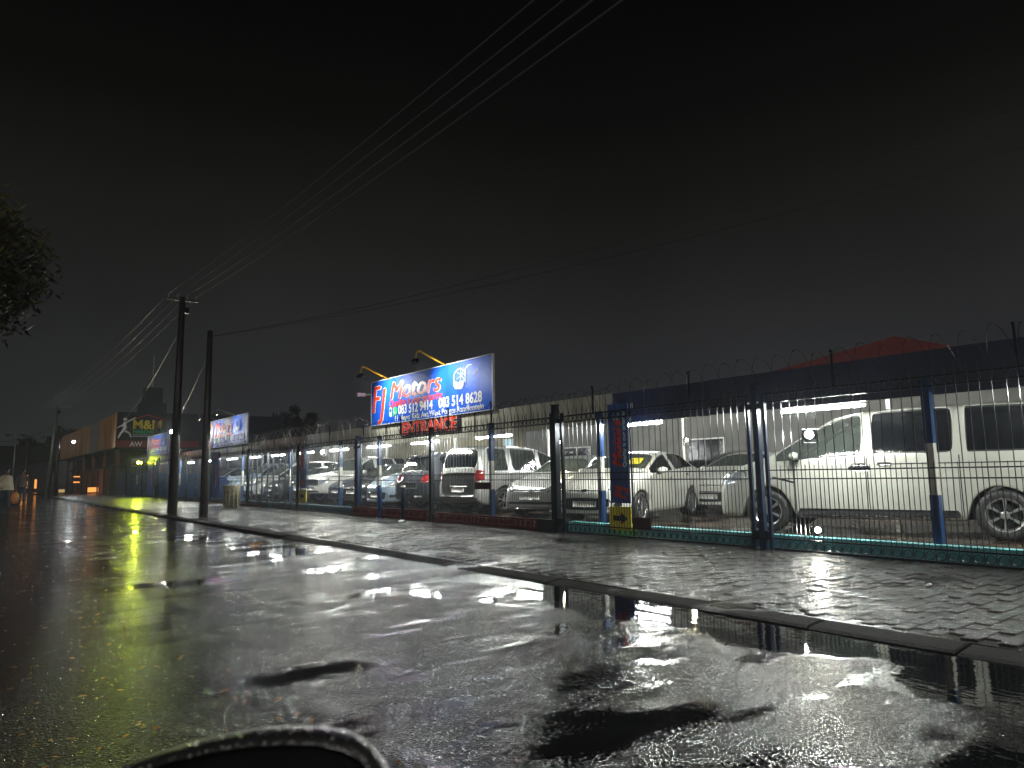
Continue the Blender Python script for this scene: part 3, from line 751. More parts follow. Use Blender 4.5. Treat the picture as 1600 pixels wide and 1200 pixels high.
# blue cladding behind the left fence
k = 0
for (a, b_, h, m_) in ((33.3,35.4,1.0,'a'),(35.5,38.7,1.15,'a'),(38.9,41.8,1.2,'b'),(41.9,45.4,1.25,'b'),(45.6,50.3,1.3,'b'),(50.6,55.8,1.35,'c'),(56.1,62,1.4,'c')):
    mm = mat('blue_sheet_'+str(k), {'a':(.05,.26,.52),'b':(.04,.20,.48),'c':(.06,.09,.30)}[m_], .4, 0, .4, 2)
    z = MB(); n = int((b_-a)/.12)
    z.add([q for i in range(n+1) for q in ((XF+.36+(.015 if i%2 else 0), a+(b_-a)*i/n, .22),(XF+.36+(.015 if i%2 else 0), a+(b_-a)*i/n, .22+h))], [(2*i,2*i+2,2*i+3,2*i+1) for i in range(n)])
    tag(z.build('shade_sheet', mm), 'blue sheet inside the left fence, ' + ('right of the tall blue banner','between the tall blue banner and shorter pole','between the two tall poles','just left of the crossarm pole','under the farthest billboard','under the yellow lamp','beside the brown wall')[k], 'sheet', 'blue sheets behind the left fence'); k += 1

# ------------------------------------------------------------------ cars
def interp(tab, s):
    if s <= tab[0][0]: return tab[0][1]
    for (a, va), (b, vb) in zip(tab, tab[1:]):
        if s <= b: return va + (vb-va)*(s-a)/(b-a)
    return tab[-1][1]
SUB = 2
def wheel_meshes(r, w, spokes, dark=False, steel=False):
    t = MB(); n = 36
    t.lathe([(-w/2+.01,r*.66),(-w/2,r*.72),(-w/2,r*.90),(-w/2+.02,r*.985),(-w/4,r),(w/4,r),(w/2-.02,r*.985),(w/2,r*.90),(w/2,r*.72),(w/2-.01,r*.66)], n, 'y')
    tm = t.mesh('tyre', M['tyre'], True)
    q = MB(); R0 = r*.68; o = -w/2
    q.lathe([(o+.012,R0),(o-.002,R0*.97),(o+.015,R0*.90),(o+.05,R0*.86),(o+.13,R0*.80)], n, 'y')
    q.lathe([(o+.005,0),(o+.004,R0*.16),(o+.02,R0*.24)], 14, 'y')
    for i in range(spokes):
        a = 2*math.pi*i/spokes
        for da, wd in ((0,.5),):
            c0, c1 = a-wd*.42*math.pi/spokes*2*.5, a+wd*.42*math.pi/spokes*2*.5
            i0, i1 = R0*.14, R0*.90
            vs = [(i0*math.cos(c0-.1), o+.008, i0*math.sin(c0-.1)),(i0*math.cos(c1+.1), o+.008, i0*math.sin(c1+.1)),
                  (i1*math.cos(c1), o+.012, i1*math.sin(c1)),(i1*math.cos(c0), o+.012, i1*math.sin(c0))]
            vs += [(x, y+.035, z) for x,y,z in vs]
            q.add(vs, [(0,3,2,1),(4,5,6,7),(0,1,5,4),(1,2,6,5),(2,3,7,6),(3,0,4,7)])
    rm = q.mesh('rim', M['rim_dark'] if dark else M['rim'], False)
    h = MB().lathe([(o+.09,0),(o+.09,R0*.86)], 20, 'y').lathe([(o+.07,R0*.18),(o+.07,R0*.62)], 20, 'y'); hm = h.mesh('brake_disc', M['under'])
    return tm, rm, hm
def make_car(name, label, cat, group, spec, paint_m):
    """x forward, y left, z up, nose at s=0, placed with its origin under the middle of the wheelbase"""
    L_ = spec['L']; wb = spec['wb']; fo = spec['fo']; wr = spec['wr']; x0 = fo + wb/2
    root = empty(name, label=label, cat=cat, group=group)
    top, belt, wid, roofw = spec['top'], spec['belt'], spec['wid'], spec['roofw']
    zb = spec.get('zb', .20); ar = wr + .065; st = set(spec['keys'])
    arches = (fo, fo+wb)
    for c in arches:
        for u in (-1.06,-.96,-.66,0,.66,.96,1.06): st.add(round(c+u*ar, 3))
    for g in spec['side']: st.update(g); st.update((round(g[0]+.075,3), round(g[1]-.075,3)))
    st.update(spec['wind']); st.update(spec['rear'])
    st = sorted(s for s in st if 0 <= s <= L_)
    keep = set(spec['wind'])|set(spec['rear'])|{q for g in spec['side'] for q in (g[0], g[1], round(g[0]+.075,3), round(g[1]-.075,3))}|{0, L_}|{round(c+u*ar,3) for c in arches for u in (-1.06,-.96,0,.96,1.06)}
    out = []
    for s in st:
        if out and s-out[-1] < .045:
            if s in keep and out[-1] not in keep: out[-1] = s
            elif s in keep and out[-1] in keep and s-out[-1] > .015: out.append(s)
            continue
        out.append(s)
    st = out
    bm = bmesh.new(); rings = []
    vcl = bm.verts.layers.float.new('crease_vert'); cl = bm.edges.layers.float.new('crease_edge')
    for s in st:
        zt, zl, w, wt = interp(top,s), interp(belt,s), interp(wid,s), interp(roofw,s)
        z0 = interp(spec['bot'], s) if 'bot' in spec else zb
        za = z0
        for c in arches:
            u = abs(s-c)/ar
            if u < 1.0: za = max(za, wr + ar*math.sqrt(max(0,1-u*u)))
        arch = za > z0 + 1e-4
        zm = max(min(.62*zl, .60) , za+.05) if arch else min(.62*zl,.60)
        inner = w*(.72 if arch else .86)
        hood = zt - zl < .16
        half = [(0,za),(inner,za),(w*.975 if not arch else w*.985,za+(0 if arch else .02)),(w,zm),(w*.985 if not hood else w*.955,zl),
                (wt, zt-(.05 if not hood else .022)),(wt*.62, zt-.008),(0,zt)]
        ring = []
        for i,(yy,zz) in enumerate(half): ring.append(bm.verts.new((x0-s, yy, zz)))
        for i in range(6,0,-1): yy, zz = half[i]; ring.append(bm.verts.new((x0-s, -yy, zz)))
        rings.append(ring)
    glass_groups = {'windscreen':[], 'rear_window':[]}; K = 14
    for a in range(len(st)-1):
        s0, s1 = st[a], st[a+1]
        for i in range(K):
            j = (i+1) % K
            f = bm.faces.new((rings[a][i], rings[a][j], rings[a+1][j], rings[a+1][i]))
            f.smooth = True; f.material_index = 0
            e = 1e-3
            if i in (0,13) or i in (1,12) and False: f.material_index = 1
            if i in (5,6,7,8):
                if s0 >= spec['wind'][0]-e and s1 <= spec['wind'][1]+e: glass_groups['windscreen'].append(f)
                if s0 >= spec['rear'][0]-e and s1 <= spec['rear'][1]+e: glass_groups['rear_window'].append(f)
            if i in (4,9):
                for gi, g in enumerate(spec['side']):
                    if s0 >= g[0]-e and s1 <= g[1]+e: glass_groups.setdefault('side_window_%d_%d'%(gi,i),[]).append(f)
    for ring in (rings[0], rings[-1]):
        rr = ring if ring is rings[-1] else ring
        for i in range(0,7):
            a, b = i, i+1; c, d = (14-i-1) % 14, (14-i) % 14
            if i == 0: vs = (rr[0], rr[1], rr[13])
            elif i == 6: vs = (rr[6], rr[7], rr[8])
            else: vs = (rr[a], rr[b], rr[14-b], rr[14-a])
            f = bm.faces.new(vs); f.smooth = True
    bmesh.ops.recalc_face_normals(bm, faces=bm.faces)
    def crease(v1, v2, c):
        e = bm.edges.get((v1, v2))
        if e: e[cl] = c
    for a in range(len(st)-1):
        crease(rings[a][2], rings[a+1][2], .75); crease(rings[a][12], rings[a+1][12], .75)
        crease(rings[a][1], rings[a+1][1], .6); crease(rings[a][13], rings[a+1][13], .6)
        crease(rings[a][4], rings[a+1][4], .45); crease(rings[a][10], rings[a+1][10], .45)
        crease(rings[a][5], rings[a+1][5], .25); crease(rings[a][9], rings[a+1][9], .25)
    ws = [a for a,s in enumerate(st) if abs(s-spec['wind'][0])<.002]
    for a in ws:
        for i in (5,6,7,8): crease(rings[a][i], rings[a][(i+1)%14], .5)
    if spec.get('rear_crease', True):
        for i in range(2,12): crease(rings[-1][i], rings[-1][i+1], .35)
    mi = 2; names_ = []
    for nm, fs in glass_groups.items():
        if not fs: continue
        r1 = bmesh.ops.inset_region(bm, faces=fs, thickness=spec.get('pillar',.035) if nm != 'rear_window' else .04, depth=0, use_even_offset=True)
        r2 = bmesh.ops.inset_region(bm, faces=fs, thickness=.014, depth=-.004, use_even_offset=True)
        for f in r2['faces']: f.material_index = 1
        for f in fs:
            f.material_index = mi
            for e in f.edges: e[cl] = max(e[cl], .0)
        bd = set()
        for f in fs:
            for e in f.edges:
                if any(q not in fs for q in e.link_faces): e[cl] = .93
        fset = set(fs)
        for v in {v for f in fs for v in f.verts}:
            if sum(1 for f in v.link_faces if f in fset) == 1: v[vcl] = .80
        names_.append(nm); mi += 1
    me = bpy.data.meshes.new('tmp'); bm.to_mesh(me); bm.free()
    for _ in range(mi): me.materials.append(None)
    o = bpy.data.objects.new('tmp', me); COL.objects.link(o)
    md = o.modifiers.new('s','SUBSURF'); md.levels = SUB; md.render_levels = SUB
    bpy.context.view_layer.update()
    ev = bpy.data.meshes.new_from_object(o.evaluated_get(bpy.context.evaluated_depsgraph_get()))
    bpy.data.objects.remove(o); bpy.data.meshes.remove(me)
    V = [v.co.copy() for v in ev.vertices]; F = [(tuple(p.vertices), p.material_index) for p in ev.polygons]
    bvh = BVHTree.FromPolygons(V, [f[0] for f in F])
    def sub(idx, name_, mats, parent=root, remap=None):
        used = {}; vs = []; fs = []; ms = []
        for f, m_ in F:
            if m_ in idx:
                ff = []
                for q in f:
                    if q not in used: used[q] = len(vs); vs.append(V[q])
                    ff.append(used[q])
                fs.append(ff); ms.append(idx.index(m_))
        m2 = bpy.data.meshes.new(name_); m2.from_pydata(vs, [], fs)
        for q in mats: m2.materials.append(q)
        m2.polygons.foreach_set('material_index', ms); m2.polygons.foreach_set('use_smooth', [True]*len(fs)); m2.update()
        return link(name_, m2, parent)
    sub([0,1], 'body', [paint_m, M['trim']])
    tint = spec.get('tint', False)
    for k_, nm in enumerate(names_):
        g = sub([2+k_], 'side_window' if nm.startswith('side') else nm, [M['glass_dark'] if (nm=='rear_window' or (nm.startswith('side') and (tint or int(nm.split('_')[2]) >= spec.get('tint_from', 99)))) else (M['glass_side'] if nm.startswith('side') else M['glass'])])
    # ---- features pressed onto the body surface
    def patch(pts, d, m_, name_, n=8, k=6, off=.005, rnd=.5, parent=root):
        d = Vector(d); vs = []; ok = True; last = None
        for a in range(k+1):
            for b in range(n+1):
                u = 2*b/n-1; v = 2*a/k-1
                uu = u*math.sqrt(1-rnd*v*v/2); vv = v*math.sqrt(1-rnd*u*u/2)
                uu = (uu+1)/2; vv = (vv+1)/2
                p = pts[0]*(1-uu)*(1-vv)+pts[1]*uu*(1-vv)+pts[2]*uu*vv+pts[3]*(1-uu)*vv
                h = bvh.ray_cast(p-d*2, d, 4)
                if h[0] is None: h = bvh.find_nearest(p)
                last = h[0]
                vs.append(h[0]-d*off if d.dot(h[1]) < 0 or True else h[0])
        N0 = len(vs)
        fs = [(a*(n+1)+b, a*(n+1)+b+1, (a+1)*(n+1)+b+1, (a+1)*(n+1)+b) for a in range(k) for b in range(n)]
        rim_ = [b for b in range(n+1)] + [a*(n+1)+n for a in range(1,k+1)] + [k*(n+1)+b for b in range(n-1,-1,-1)] + [a*(n+1) for a in range(k-1,0,-1)]
        base = [vs[q]+d*(off+.02) for q in rim_]
        vs += base; m__ = len(rim_)
        fs += [(rim_[i], rim_[(i+1)%m__], N0+(i+1)%m__, N0+i) for i in range(m__)]
        return MB().add(vs, fs).build(name_, m_, parent, True)
    def front(y0,z0,y1,z1,m_,name_,skew=(0,0,0,0),**kw):   # rectangle seen from the front, skew lifts the four corners
        X = 3.5
        return patch([Vector((X,y0,z0+skew[0])),Vector((X,y1,z0+skew[1])),Vector((X,y1,z1+skew[2])),Vector((X,y0,z1+skew[3]))], (-1,0,0), m_, name_, **kw)
    def rearp(y0,z0,y1,z1,m_,name_,skew=(0,0,0,0),**kw):
        X = -3.5
        return patch([Vector((X,y0,z0+skew[0])),Vector((X,y1,z0+skew[1])),Vector((X,y1,z1+skew[2])),Vector((X,y0,z1+skew[3]))], (1,0,0), m_, name_, **kw)
    def side(sg,s0,z0,s1,z1,m_,name_,skew=(0,0,0,0),**kw):
        Y = 1.5*sg
        return patch([Vector((x0-s0,Y,z0+skew[0])),Vector((x0-s1,Y,z0+skew[1])),Vector((x0-s1,Y,z1+skew[2])),Vector((x0-s0,Y,z1+skew[3]))], (0,-sg,0), m_, name_, **kw)
    spec['features'](front, rearp, side, root, patch, x0, bvh, paint_m)
    # doors: shut lines, handles, mirrors, wheels
    for sg in (1,-1):
        for s_ in spec['doors']:
            zl = interp(belt, s_); side(sg, s_-.007, .30, s_+.007, zl-.02, M['trim'], 'shut_line', n=1, k=10, off=.002, rnd=0)
        for s_ in spec['handles']:
            zl = interp(belt, s_)-.13
            hd = side(sg, s_-.10, zl-.018, s_+.10, zl+.022, paint_m if not spec.get('chrome_h') else M['chrome'], 'door_handle', n=6,k=3, off=.028)
        s_, w_ = spec['mirror'], interp(wid, spec['mirror']); zl = interp(belt, s_)
        mm = MB(); nx, nz = 8, 6
        for a in range(nz+1):
            for b in range(nx):
                t = 2*math.pi*b/nx; ph = math.pi*a/nz
                mm.v.append((x0-s_+.075*math.sin(ph)*math.cos(t)+.01, sg*(w_+.10+.115*math.cos(ph)), zl+.075+.07*math.sin(ph)*math.sin(t)))
        for a in range(nz):
            for b in range(nx): mm.f.append((a*nx+b, a*nx+(b+1)%nx, (a+1)*nx+(b+1)%nx, (a+1)*nx+b)); mm.m.append(0)
        wm = mm.build('wing_mirror', paint_m, root, True, fix=True)
        MB().box(x0-s_-.03,x0-s_+.04,min(sg*(w_-.06),sg*(w_+.06)),max(sg*(w_-.06),sg*(w_+.06)),zl-.01,zl+.05).build('mirror_arm', M['trim'], wm)
        MB().lathe([(0,.0),(0,.055)], 10, 'x', x0-s_-.068, sg*(w_+.10), zl+.075).build('mirror_glass', M['chrome'], wm)
    tm, rm, hm = wheel_meshes(wr, .21, spec.get('spokes',10), spec.get('rim_dark',False))
    for c in arches:
        for sg in (1,-1):
            w_ = interp(wid, c) - .105 - .015
            wo = link('wheel', tm, root, (x0-c, sg*w_, wr), (0, random.uniform(0,6), math.pi if sg > 0 else 0))
            link('rim', rm, wo); link('brake_disc', hm, wo)
    MB().box(x0-L_+.25,x0-.3,-interp(wid,L_/2)*.7,interp(wid,L_/2)*.7,zb+.02,zb+.10).build('floor_pan', M['under'], root)
    # cabin
    if spec.get('cabin', True):
        c0 = spec['wind'][0]; zl = interp(belt, c0+.5)
        MB().box(x0-c0-.72,x0-c0-.05,-.62,.62,zb+.3,zl-.06).build('dashboard', M['seat'], root)
        for r_, s_ in enumerate((c0+1.25, c0+2.15)):
            if s_ > L_-.6: continue
            for sg in ((1,-1)):
                b = MB(); b.box(-.08,.06,-.24,.24,zb+.25,zl+.22); b.box(-.06,.03,-.12,.12,zl+.24,zl+.42); b.box(0,.5,-.25,.25,zb+.2,zb+.38)
                b.build('seat', M['seat'], root, loc=(x0-s_, sg*.36, 0), rot=(0,R(-12) if False else 0,0))
    return root

def small_plate(front, z, y=0, m_=None, name='number_plate'):
    front(y-.26, z-.055, y+.26, z+.055, m_ or M['plate'], name, n=4, k=2, off=.012, rnd=0)
def feat_polo(front, rear, side, root, patch, x0, bvh, pm):
    front(-.52,.60,.52,.665,M['black'],'grille',n=14,k=3,off=.004,rnd=.2)
    front(-.50,.655,.50,.668,M['chrome'],'grille_strip',n=14,k=1,off=.010,rnd=0)
    for sg in (1,-1):
        front(sg*.40,.60,sg*.73,.76,M['lens_dark'],'headlight',skew=(0,.03,.05,-.06),n=10,k=8,off=.008,rnd=.9)
        front(sg*.50,.64,sg*.58,.71,M['chrome'],'reflector',n=6,k=6,off=.013,rnd=1)
        side(sg,3.55,.80,3.88,.95,M['tail'],'tail_light',n=5,k=4,off=.006)
        front(sg*.60,.30,sg*.72,.38,M['lens'],'fog_light',n=5,k=5,off=.006,rnd=1)
    front(-.60,.27,.60,.40,M['black'],'lower_intake',skew=(.05,.05,-.02,-.02),n=14,k=4,off=.004,rnd=.4)
    front(-.68,.235,.68,.250,M['chrome'],'lip',n=14,k=1,off=.006,rnd=0)
    small_plate(front,.485)
    front(-.055,.59,.055,.70,M['chrome'],'badge',n=8,k=8,off=.018,rnd=1); front(-.042,.603,.042,.687,M['black'],'badge_inner',n=8,k=8,off=.021,rnd=1)
    for a,b,c,d in ((-.035,.67,-.014,.62),(-.014,.62,0,.655),(0,.655,.014,.62),(.014,.62,.035,.67)):
        pass
    front(-.60,.245,.60,.262,M['trim'],'splitter',n=10,k=1,off=.004,rnd=0)
    side(-1,1.55,1.08,1.56,1.10,M['trim'],'aerial',n=1,k=1,off=.004)
polo = dict(L=3.97, wb=2.47, fo=.84, wr=.305,
  top=[(0,.60),(.05,.70),(.22,.79),(.55,.875),(1.0,.955),(1.22,1.00),(1.30,1.03),(1.98,1.375),(2.15,1.42),(2.6,1.455),(3.1,1.44),(3.52,1.385),(3.84,1.06),(3.92,.95),(3.97,.75)],
  belt=[(0,.52),(.05,.62),(.22,.71),(.55,.80),(1.0,.87),(1.3,.90),(2.2,.93),(3.1,.98),(3.6,1.0),(3.97,.68)],
  wid=[(0,.52),(.05,.66),(.22,.77),(.5,.82),(.9,.838),(2.5,.841),(3.4,.835),(3.8,.79),(3.97,.66)],
  roofw=[(0,.42),(.05,.56),(.22,.66),(.6,.72),(1.22,.735),(1.3,.735),(1.98,.60),(2.6,.585),(3.3,.58),(3.52,.56),(3.84,.64),(3.97,.54)],
  keys=[0,.05,.22,1.62,3.84,3.92,3.97,2.7], side=[(1.36,2.28),(2.35,3.05),(3.10,3.42)], wind=(1.30,1.98), rear=(3.52,3.84),
  doors=[1.33,2.31,3.02], handles=[2.17,2.92], mirror=1.62, features=feat_polo, spokes=9, bot=[(0,.23),(.2,.19),(3.7,.20),(3.97,.30)])
def feat_fiesta(front, rear, side, root, patch, x0, bvh, pm):
    front(-.42,.655,.42,.675,M['black'],'grille',n=12,k=2,off=.004,rnd=.5)
    front(-.07,.645,.07,.695,M['chrome'],'badge',n=8,k=6,off=.012,rnd=1)
    front(-.58,.29,.58,.53,M['black'],'lower_intake',skew=(.0,.0,-.0,-.0),n=14,k=8,off=.005,rnd=.55)
    front(-.44,.50,.44,.515,M['chrome'],'grille_strip',n=8,k=1,off=.012,rnd=0)
    small_plate(front,.41)
    for sg in (1,-1):
        front(sg*.50,.63,sg*.74,.86,M['lens_dark'],'headlight',skew=(0,.08,.05,-.10),n=8,k=8,off=.007,rnd=.8)
        front(sg*.60,.34,sg*.70,.44,M['black'],'fog_light',n=5,k=5,off=.006,rnd=1)
        side(sg,3.98,.78,4.20,1.0,M['tail'],'tail_light',n=5,k=4,off=.006)
        side(sg,1.02,.48,3.05,.495,pm,'crease_line',skew=(0,.12,.12,0),n=16,k=1,off=.006,rnd=0)
fiesta = dict(L=4.32, wb=2.49, fo=.84, wr=.31,
  top=[(0,.62),(.05,.72),(.25,.84),(.6,.95),(.95,1.02),(1.10,1.06),(1.18,1.09),(2.05,1.405),(2.25,1.45),(2.7,1.475),(3.1,1.455),(3.42,1.40),(3.88,1.12),(4.22,1.07),(4.28,.98),(4.32,.80)],
  belt=[(0,.54),(.05,.64),(.25,.76),(.6,.87),(.95,.92),(1.2,.94),(2.2,.99),(3.1,1.06),(3.8,1.08),(4.22,1.0),(4.32,.72)],
  wid=[(0,.44),(.05,.57),(.25,.72),(.5,.81),(.9,.855),(2.5,.861),(3.4,.855),(4.1,.80),(4.32,.66)],
  roofw=[(0,.42),(.05,.55),(.25,.66),(.6,.73),(1.10,.76),(1.18,.76),(2.05,.60),(2.7,.585),(3.2,.58),(3.42,.57),(3.88,.66),(4.22,.66),(4.32,.56)],
  keys=[0,.05,.25,1.62,2.8,4.22,4.28,4.32], side=[(1.30,2.40),(2.47,3.52)], wind=(1.18,2.05), rear=(3.42,3.88),
  doors=[1.28,2.43,3.30], handles=[2.28,3.18], mirror=1.60, features=feat_fiesta, spokes=10, tint=True, bot=[(0,.23),(.2,.19),(4.1,.20),(4.32,.32)])
def feat_van(front, rear, side, root, patch, x0, bvh, pm):
    front(-.55,.62,.55,.80,M['chrome'],'grille',n=12,k=4,off=.005,rnd=.4); front(-.50,.65,.50,.77,M['black'],'grille_mesh',n=12,k=4,off=.010,rnd=.4)
    front(-.62,.28,.62,.44,M['black'],'lower_intake',n=12,k=4,off=.005,rnd=.4)
    small_plate(front,.52)
    for sg in (1,-1):
        front(sg*.50,.66,sg*.86,.98,M['lens'],'headlight',skew=(0,.12,.10,-.10),n=9,k=9,off=.008,rnd=.8)
        side(sg,.14,.74,.62,1.02,M['lens'],'headlight_side',skew=(0,.12,0,-.08),n=8,k=6,off=.007,rnd=.7)
        side(sg,1.50,.30,3.52,.31,M['trim'],'sill_step',n=4,k=1,off=.05,rnd=0)
        side(sg,1.42,.255,3.62,.40,M['rim_dark'],'sill_cladding',n=6,k=3,off=.012,rnd=.1)
        side(sg,2.62,1.06,4.75,1.075,M['trim'],'slide_rail',n=12,k=1,off=.004,rnd=0)
        side(sg,2.20,.955,2.52,1.065,M['chrome'],'handle_cup',n=6,k=4,off=.004,rnd=.9)
        side(sg,4.98,.70,5.09,1.20,M['tail'],'tail_light',n=3,k=6,off=.008)
        side(sg,1.02,.88,1.42,.91,M['trim'],'wing_crease',skew=(.0,-.10,-.10,0),n=5,k=1,off=.004,rnd=.4)
van = dict(L=5.12, wb=3.2, fo=.93, wr=.345,
  top=[(0,.72),(.04,.82),(.15,.96),(.4,1.08),(.75,1.19),(.90,1.24),(1.0,1.27),(1.95,1.83),(2.15,1.885),(2.8,1.935),(4.2,1.935),(4.85,1.90),(4.93,1.86),(5.06,1.15),(5.12,.80)],
  belt=[(0,.62),(.04,.72),(.15,.86),(.4,.99),(.75,1.09),(1.0,1.12),(1.4,1.14),(2.5,1.20),(5.0,1.20),(5.12,.72)],
  wid=[(0,.62),(.04,.76),(.15,.86),(.4,.93),(.9,.955),(2.5,.96),(4.6,.955),(5.0,.91),(5.12,.84)],
  roofw=[(0,.50),(.04,.64),(.15,.74),(.5,.80),(.9,.83),(1.0,.83),(1.95,.72),(2.8,.74),(4.8,.73),(4.93,.74),(5.12,.76)],
  keys=[0,.04,.15,.4,1.5,2.8,4.0,4.6,5.06,5.12], side=[(1.08,2.42),(2.52,3.62),(3.70,4.72)], wind=(1.0,1.95), rear=(4.93,5.06), pillar=.018,
  doors=[1.40,2.47,3.66], handles=[2.36,2.70], mirror=1.45, features=feat_van, spokes=6, tint_from=1, zb=.24, chrome_h=True, bot=[(0,.27),(.3,.23),(4.8,.25),(5.12,.38)])
def feat_suv(front, rear, side, root, patch, x0, bvh, pm):
    front(-.5,.62,.5,.78,M['black'],'grille',n=12,k=4,off=.006,rnd=.3); front(-.6,.30,.6,.45,M['black'],'lower_intake',n=12,k=4,off=.005,rnd=.3)
    front(-.48,.77,.48,.79,M['chrome'],'grille_strip',n=10,k=1,off=.012,rnd=0); front(-.06,.66,.06,.77,M['chrome'],'badge',n=8,k=8,off=.015,rnd=1)
    small_plate(front,.53)
    rear(-.80,.26,.80,.50,M['trim'],'rear_bumper',n=12,k=4,off=.03,rnd=.2)
    rear(-.30,.64,.30,.80,M['trim'],'plate_recess',n=6,k=3,off=.006,rnd=.1)
    rear(-.52,.42,-.22,.455,M['white'],'reflector_strip',n=3,k=1,off=.04,rnd=0)
    rear(-.58,1.52,.58,1.58,M['black'],'spoiler',n=8,k=2,off=.10,rnd=.2)
    for sg in (1,-1):
        front(sg*.50,.66,sg*.80,.84,M['lens'],'headlight',skew=(0,.06,.05,-.06),n=8,k=6,off=.008,rnd=.7)
        rear(sg*.44,.82,sg*.82,1.02,M['tail'],'tail_light',skew=(0,0,.04,-.02),n=6,k=5,off=.010,rnd=.4)
        side(sg,1.5,1.62,3.5,1.63,M['trim'],'roof_rail',n=8,k=1,off=.02,rnd=0)
suv = dict(L=4.45, wb=2.65, fo=.85, wr=.36,
  top=[(0,.76),(.05,.86),(.25,.97),(.6,1.04),(1.05,1.10),(1.15,1.12),(1.9,1.56),(2.1,1.62),(2.8,1.67),(3.7,1.64),(4.05,1.58),(4.33,1.10),(4.42,.98),(4.45,.80)],
  belt=[(0,.66),(.05,.76),(.25,.88),(.6,.96),(1.15,1.02),(2.2,1.05),(3.4,1.09),(4.2,1.10),(4.45,.72)],
  wid=[(0,.60),(.05,.74),(.25,.85),(.5,.90),(.9,.915),(2.5,.92),(3.6,.915),(4.2,.87),(4.45,.80)],
  roofw=[(0,.50),(.05,.62),(.25,.72),(.6,.78),(1.05,.80),(1.15,.80),(1.9,.66),(2.8,.65),(3.8,.65),(4.05,.64),(4.33,.74),(4.45,.68)],
  keys=[0,.05,.25,1.5,3.0,4.33,4.42,4.45], side=[(1.2,2.3),(2.38,3.30),(3.36,4.0)], wind=(1.15,1.90), rear=(4.05,4.33),
  doors=[1.22,2.34,3.32], handles=[2.2,3.18], mirror=1.5, features=feat_suv, spokes=10, tint=True, zb=.27, bot=[(0,.32),(.3,.25),(4.2,.26),(4.45,.36)])
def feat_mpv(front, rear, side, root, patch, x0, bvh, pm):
    front(-.5,.62,.5,.74,M['black'],'grille',n=12,k=4,off=.006,rnd=.3); front(-.6,.28,.6,.42,M['black'],'lower_intake',n=12,k=4,off=.005,rnd=.3)
    small_plate(front,.50)
    rear(-.78,.24,.78,.44,M['trim'],'rear_bumper',n=12,k=4,off=.03,rnd=.2)
    rear(-.42,.70,.30,.73,M['chrome'],'tailgate_strip',n=6,k=1,off=.02,rnd=0)
    rear(-.28,.56,.24,.67,M['plate'],'number_plate',n=4,k=2,off=.016,rnd=0)
    rear(-.74,.44,.70,1.06,M['p_navy'],'tailgate_shade',n=14,k=6,off=.006,rnd=.25)  # navy patch added over the silver paint, standing in for shade on the tail
    for sg in (1,-1):
        front(sg*.48,.64,sg*.80,.84,M['lens'],'headlight',skew=(0,.06,.05,-.06),n=8,k=6,off=.008,rnd=.7)
        rear(sg*.68,.84,sg*.84,1.12,M['tail'],'tail_light',n=4,k=7,off=.010,rnd=.5)
        side(sg,4.30,.86,4.42,1.10,M['tail'],'tail_light_side',n=4,k=6,off=.010,rnd=.6)
mpv = dict(L=4.5, wb=2.75, fo=.90, wr=.33,
  top=[(0,.70),(.05,.80),(.25,.92),(.6,1.00),(.95,1.05),(1.05,1.08),(1.85,1.58),(2.1,1.68),(2.8,1.76),(4.1,1.76),(4.30,1.72),(4.44,1.15),(4.48,.98),(4.5,.75)],
  belt=[(0,.60),(.05,.70),(.25,.84),(.6,.92),(1.05,.98),(2.2,1.04),(4.3,1.06),(4.5,.68)],
  wid=[(0,.56),(.05,.70),(.25,.82),(.5,.87),(.9,.89),(2.5,.90),(4.2,.89),(4.40,.86),(4.5,.82)],
  roofw=[(0,.46),(.05,.60),(.25,.70),(.6,.75),(.95,.78),(1.05,.78),(1.85,.68),(2.8,.69),(4.2,.69),(4.44,.74),(4.5,.74)],
  keys=[0,.05,.25,1.45,2.9,3.6,4.48,4.5], side=[(1.1,2.3),(2.38,3.35),(3.45,4.15)], wind=(1.05,1.85), rear=(4.30,4.44),
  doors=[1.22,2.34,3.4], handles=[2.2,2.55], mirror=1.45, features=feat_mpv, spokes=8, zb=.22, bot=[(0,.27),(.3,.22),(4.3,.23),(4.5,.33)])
def feat_bakkie(front, rear, side, root, patch, x0, bvh, pm):
    front(-.48,.70,.48,.92,M['chrome'],'grille',n=10,k=5,off=.006,rnd=.3); front(-.44,.72,.44,.90,M['black'],'grille_mesh',n=10,k=5,off=.011,rnd=.3)
    front(-.55,.36,.55,.50,M['black'],'lower_intake',n=10,k=3,off=.005,rnd=.3); small_plate(front,.585)
    for sg in (1,-1):
        front(sg*.50,.72,sg*.84,.96,M['lens'],'headlight',skew=(0,.05,.05,-.05),n=8,k=6,off=.008,rnd=.6)
        side(sg,.52,.78,1.42,.82,M['trim'],'arch_flare',n=8,k=1,off=.03,rnd=0)
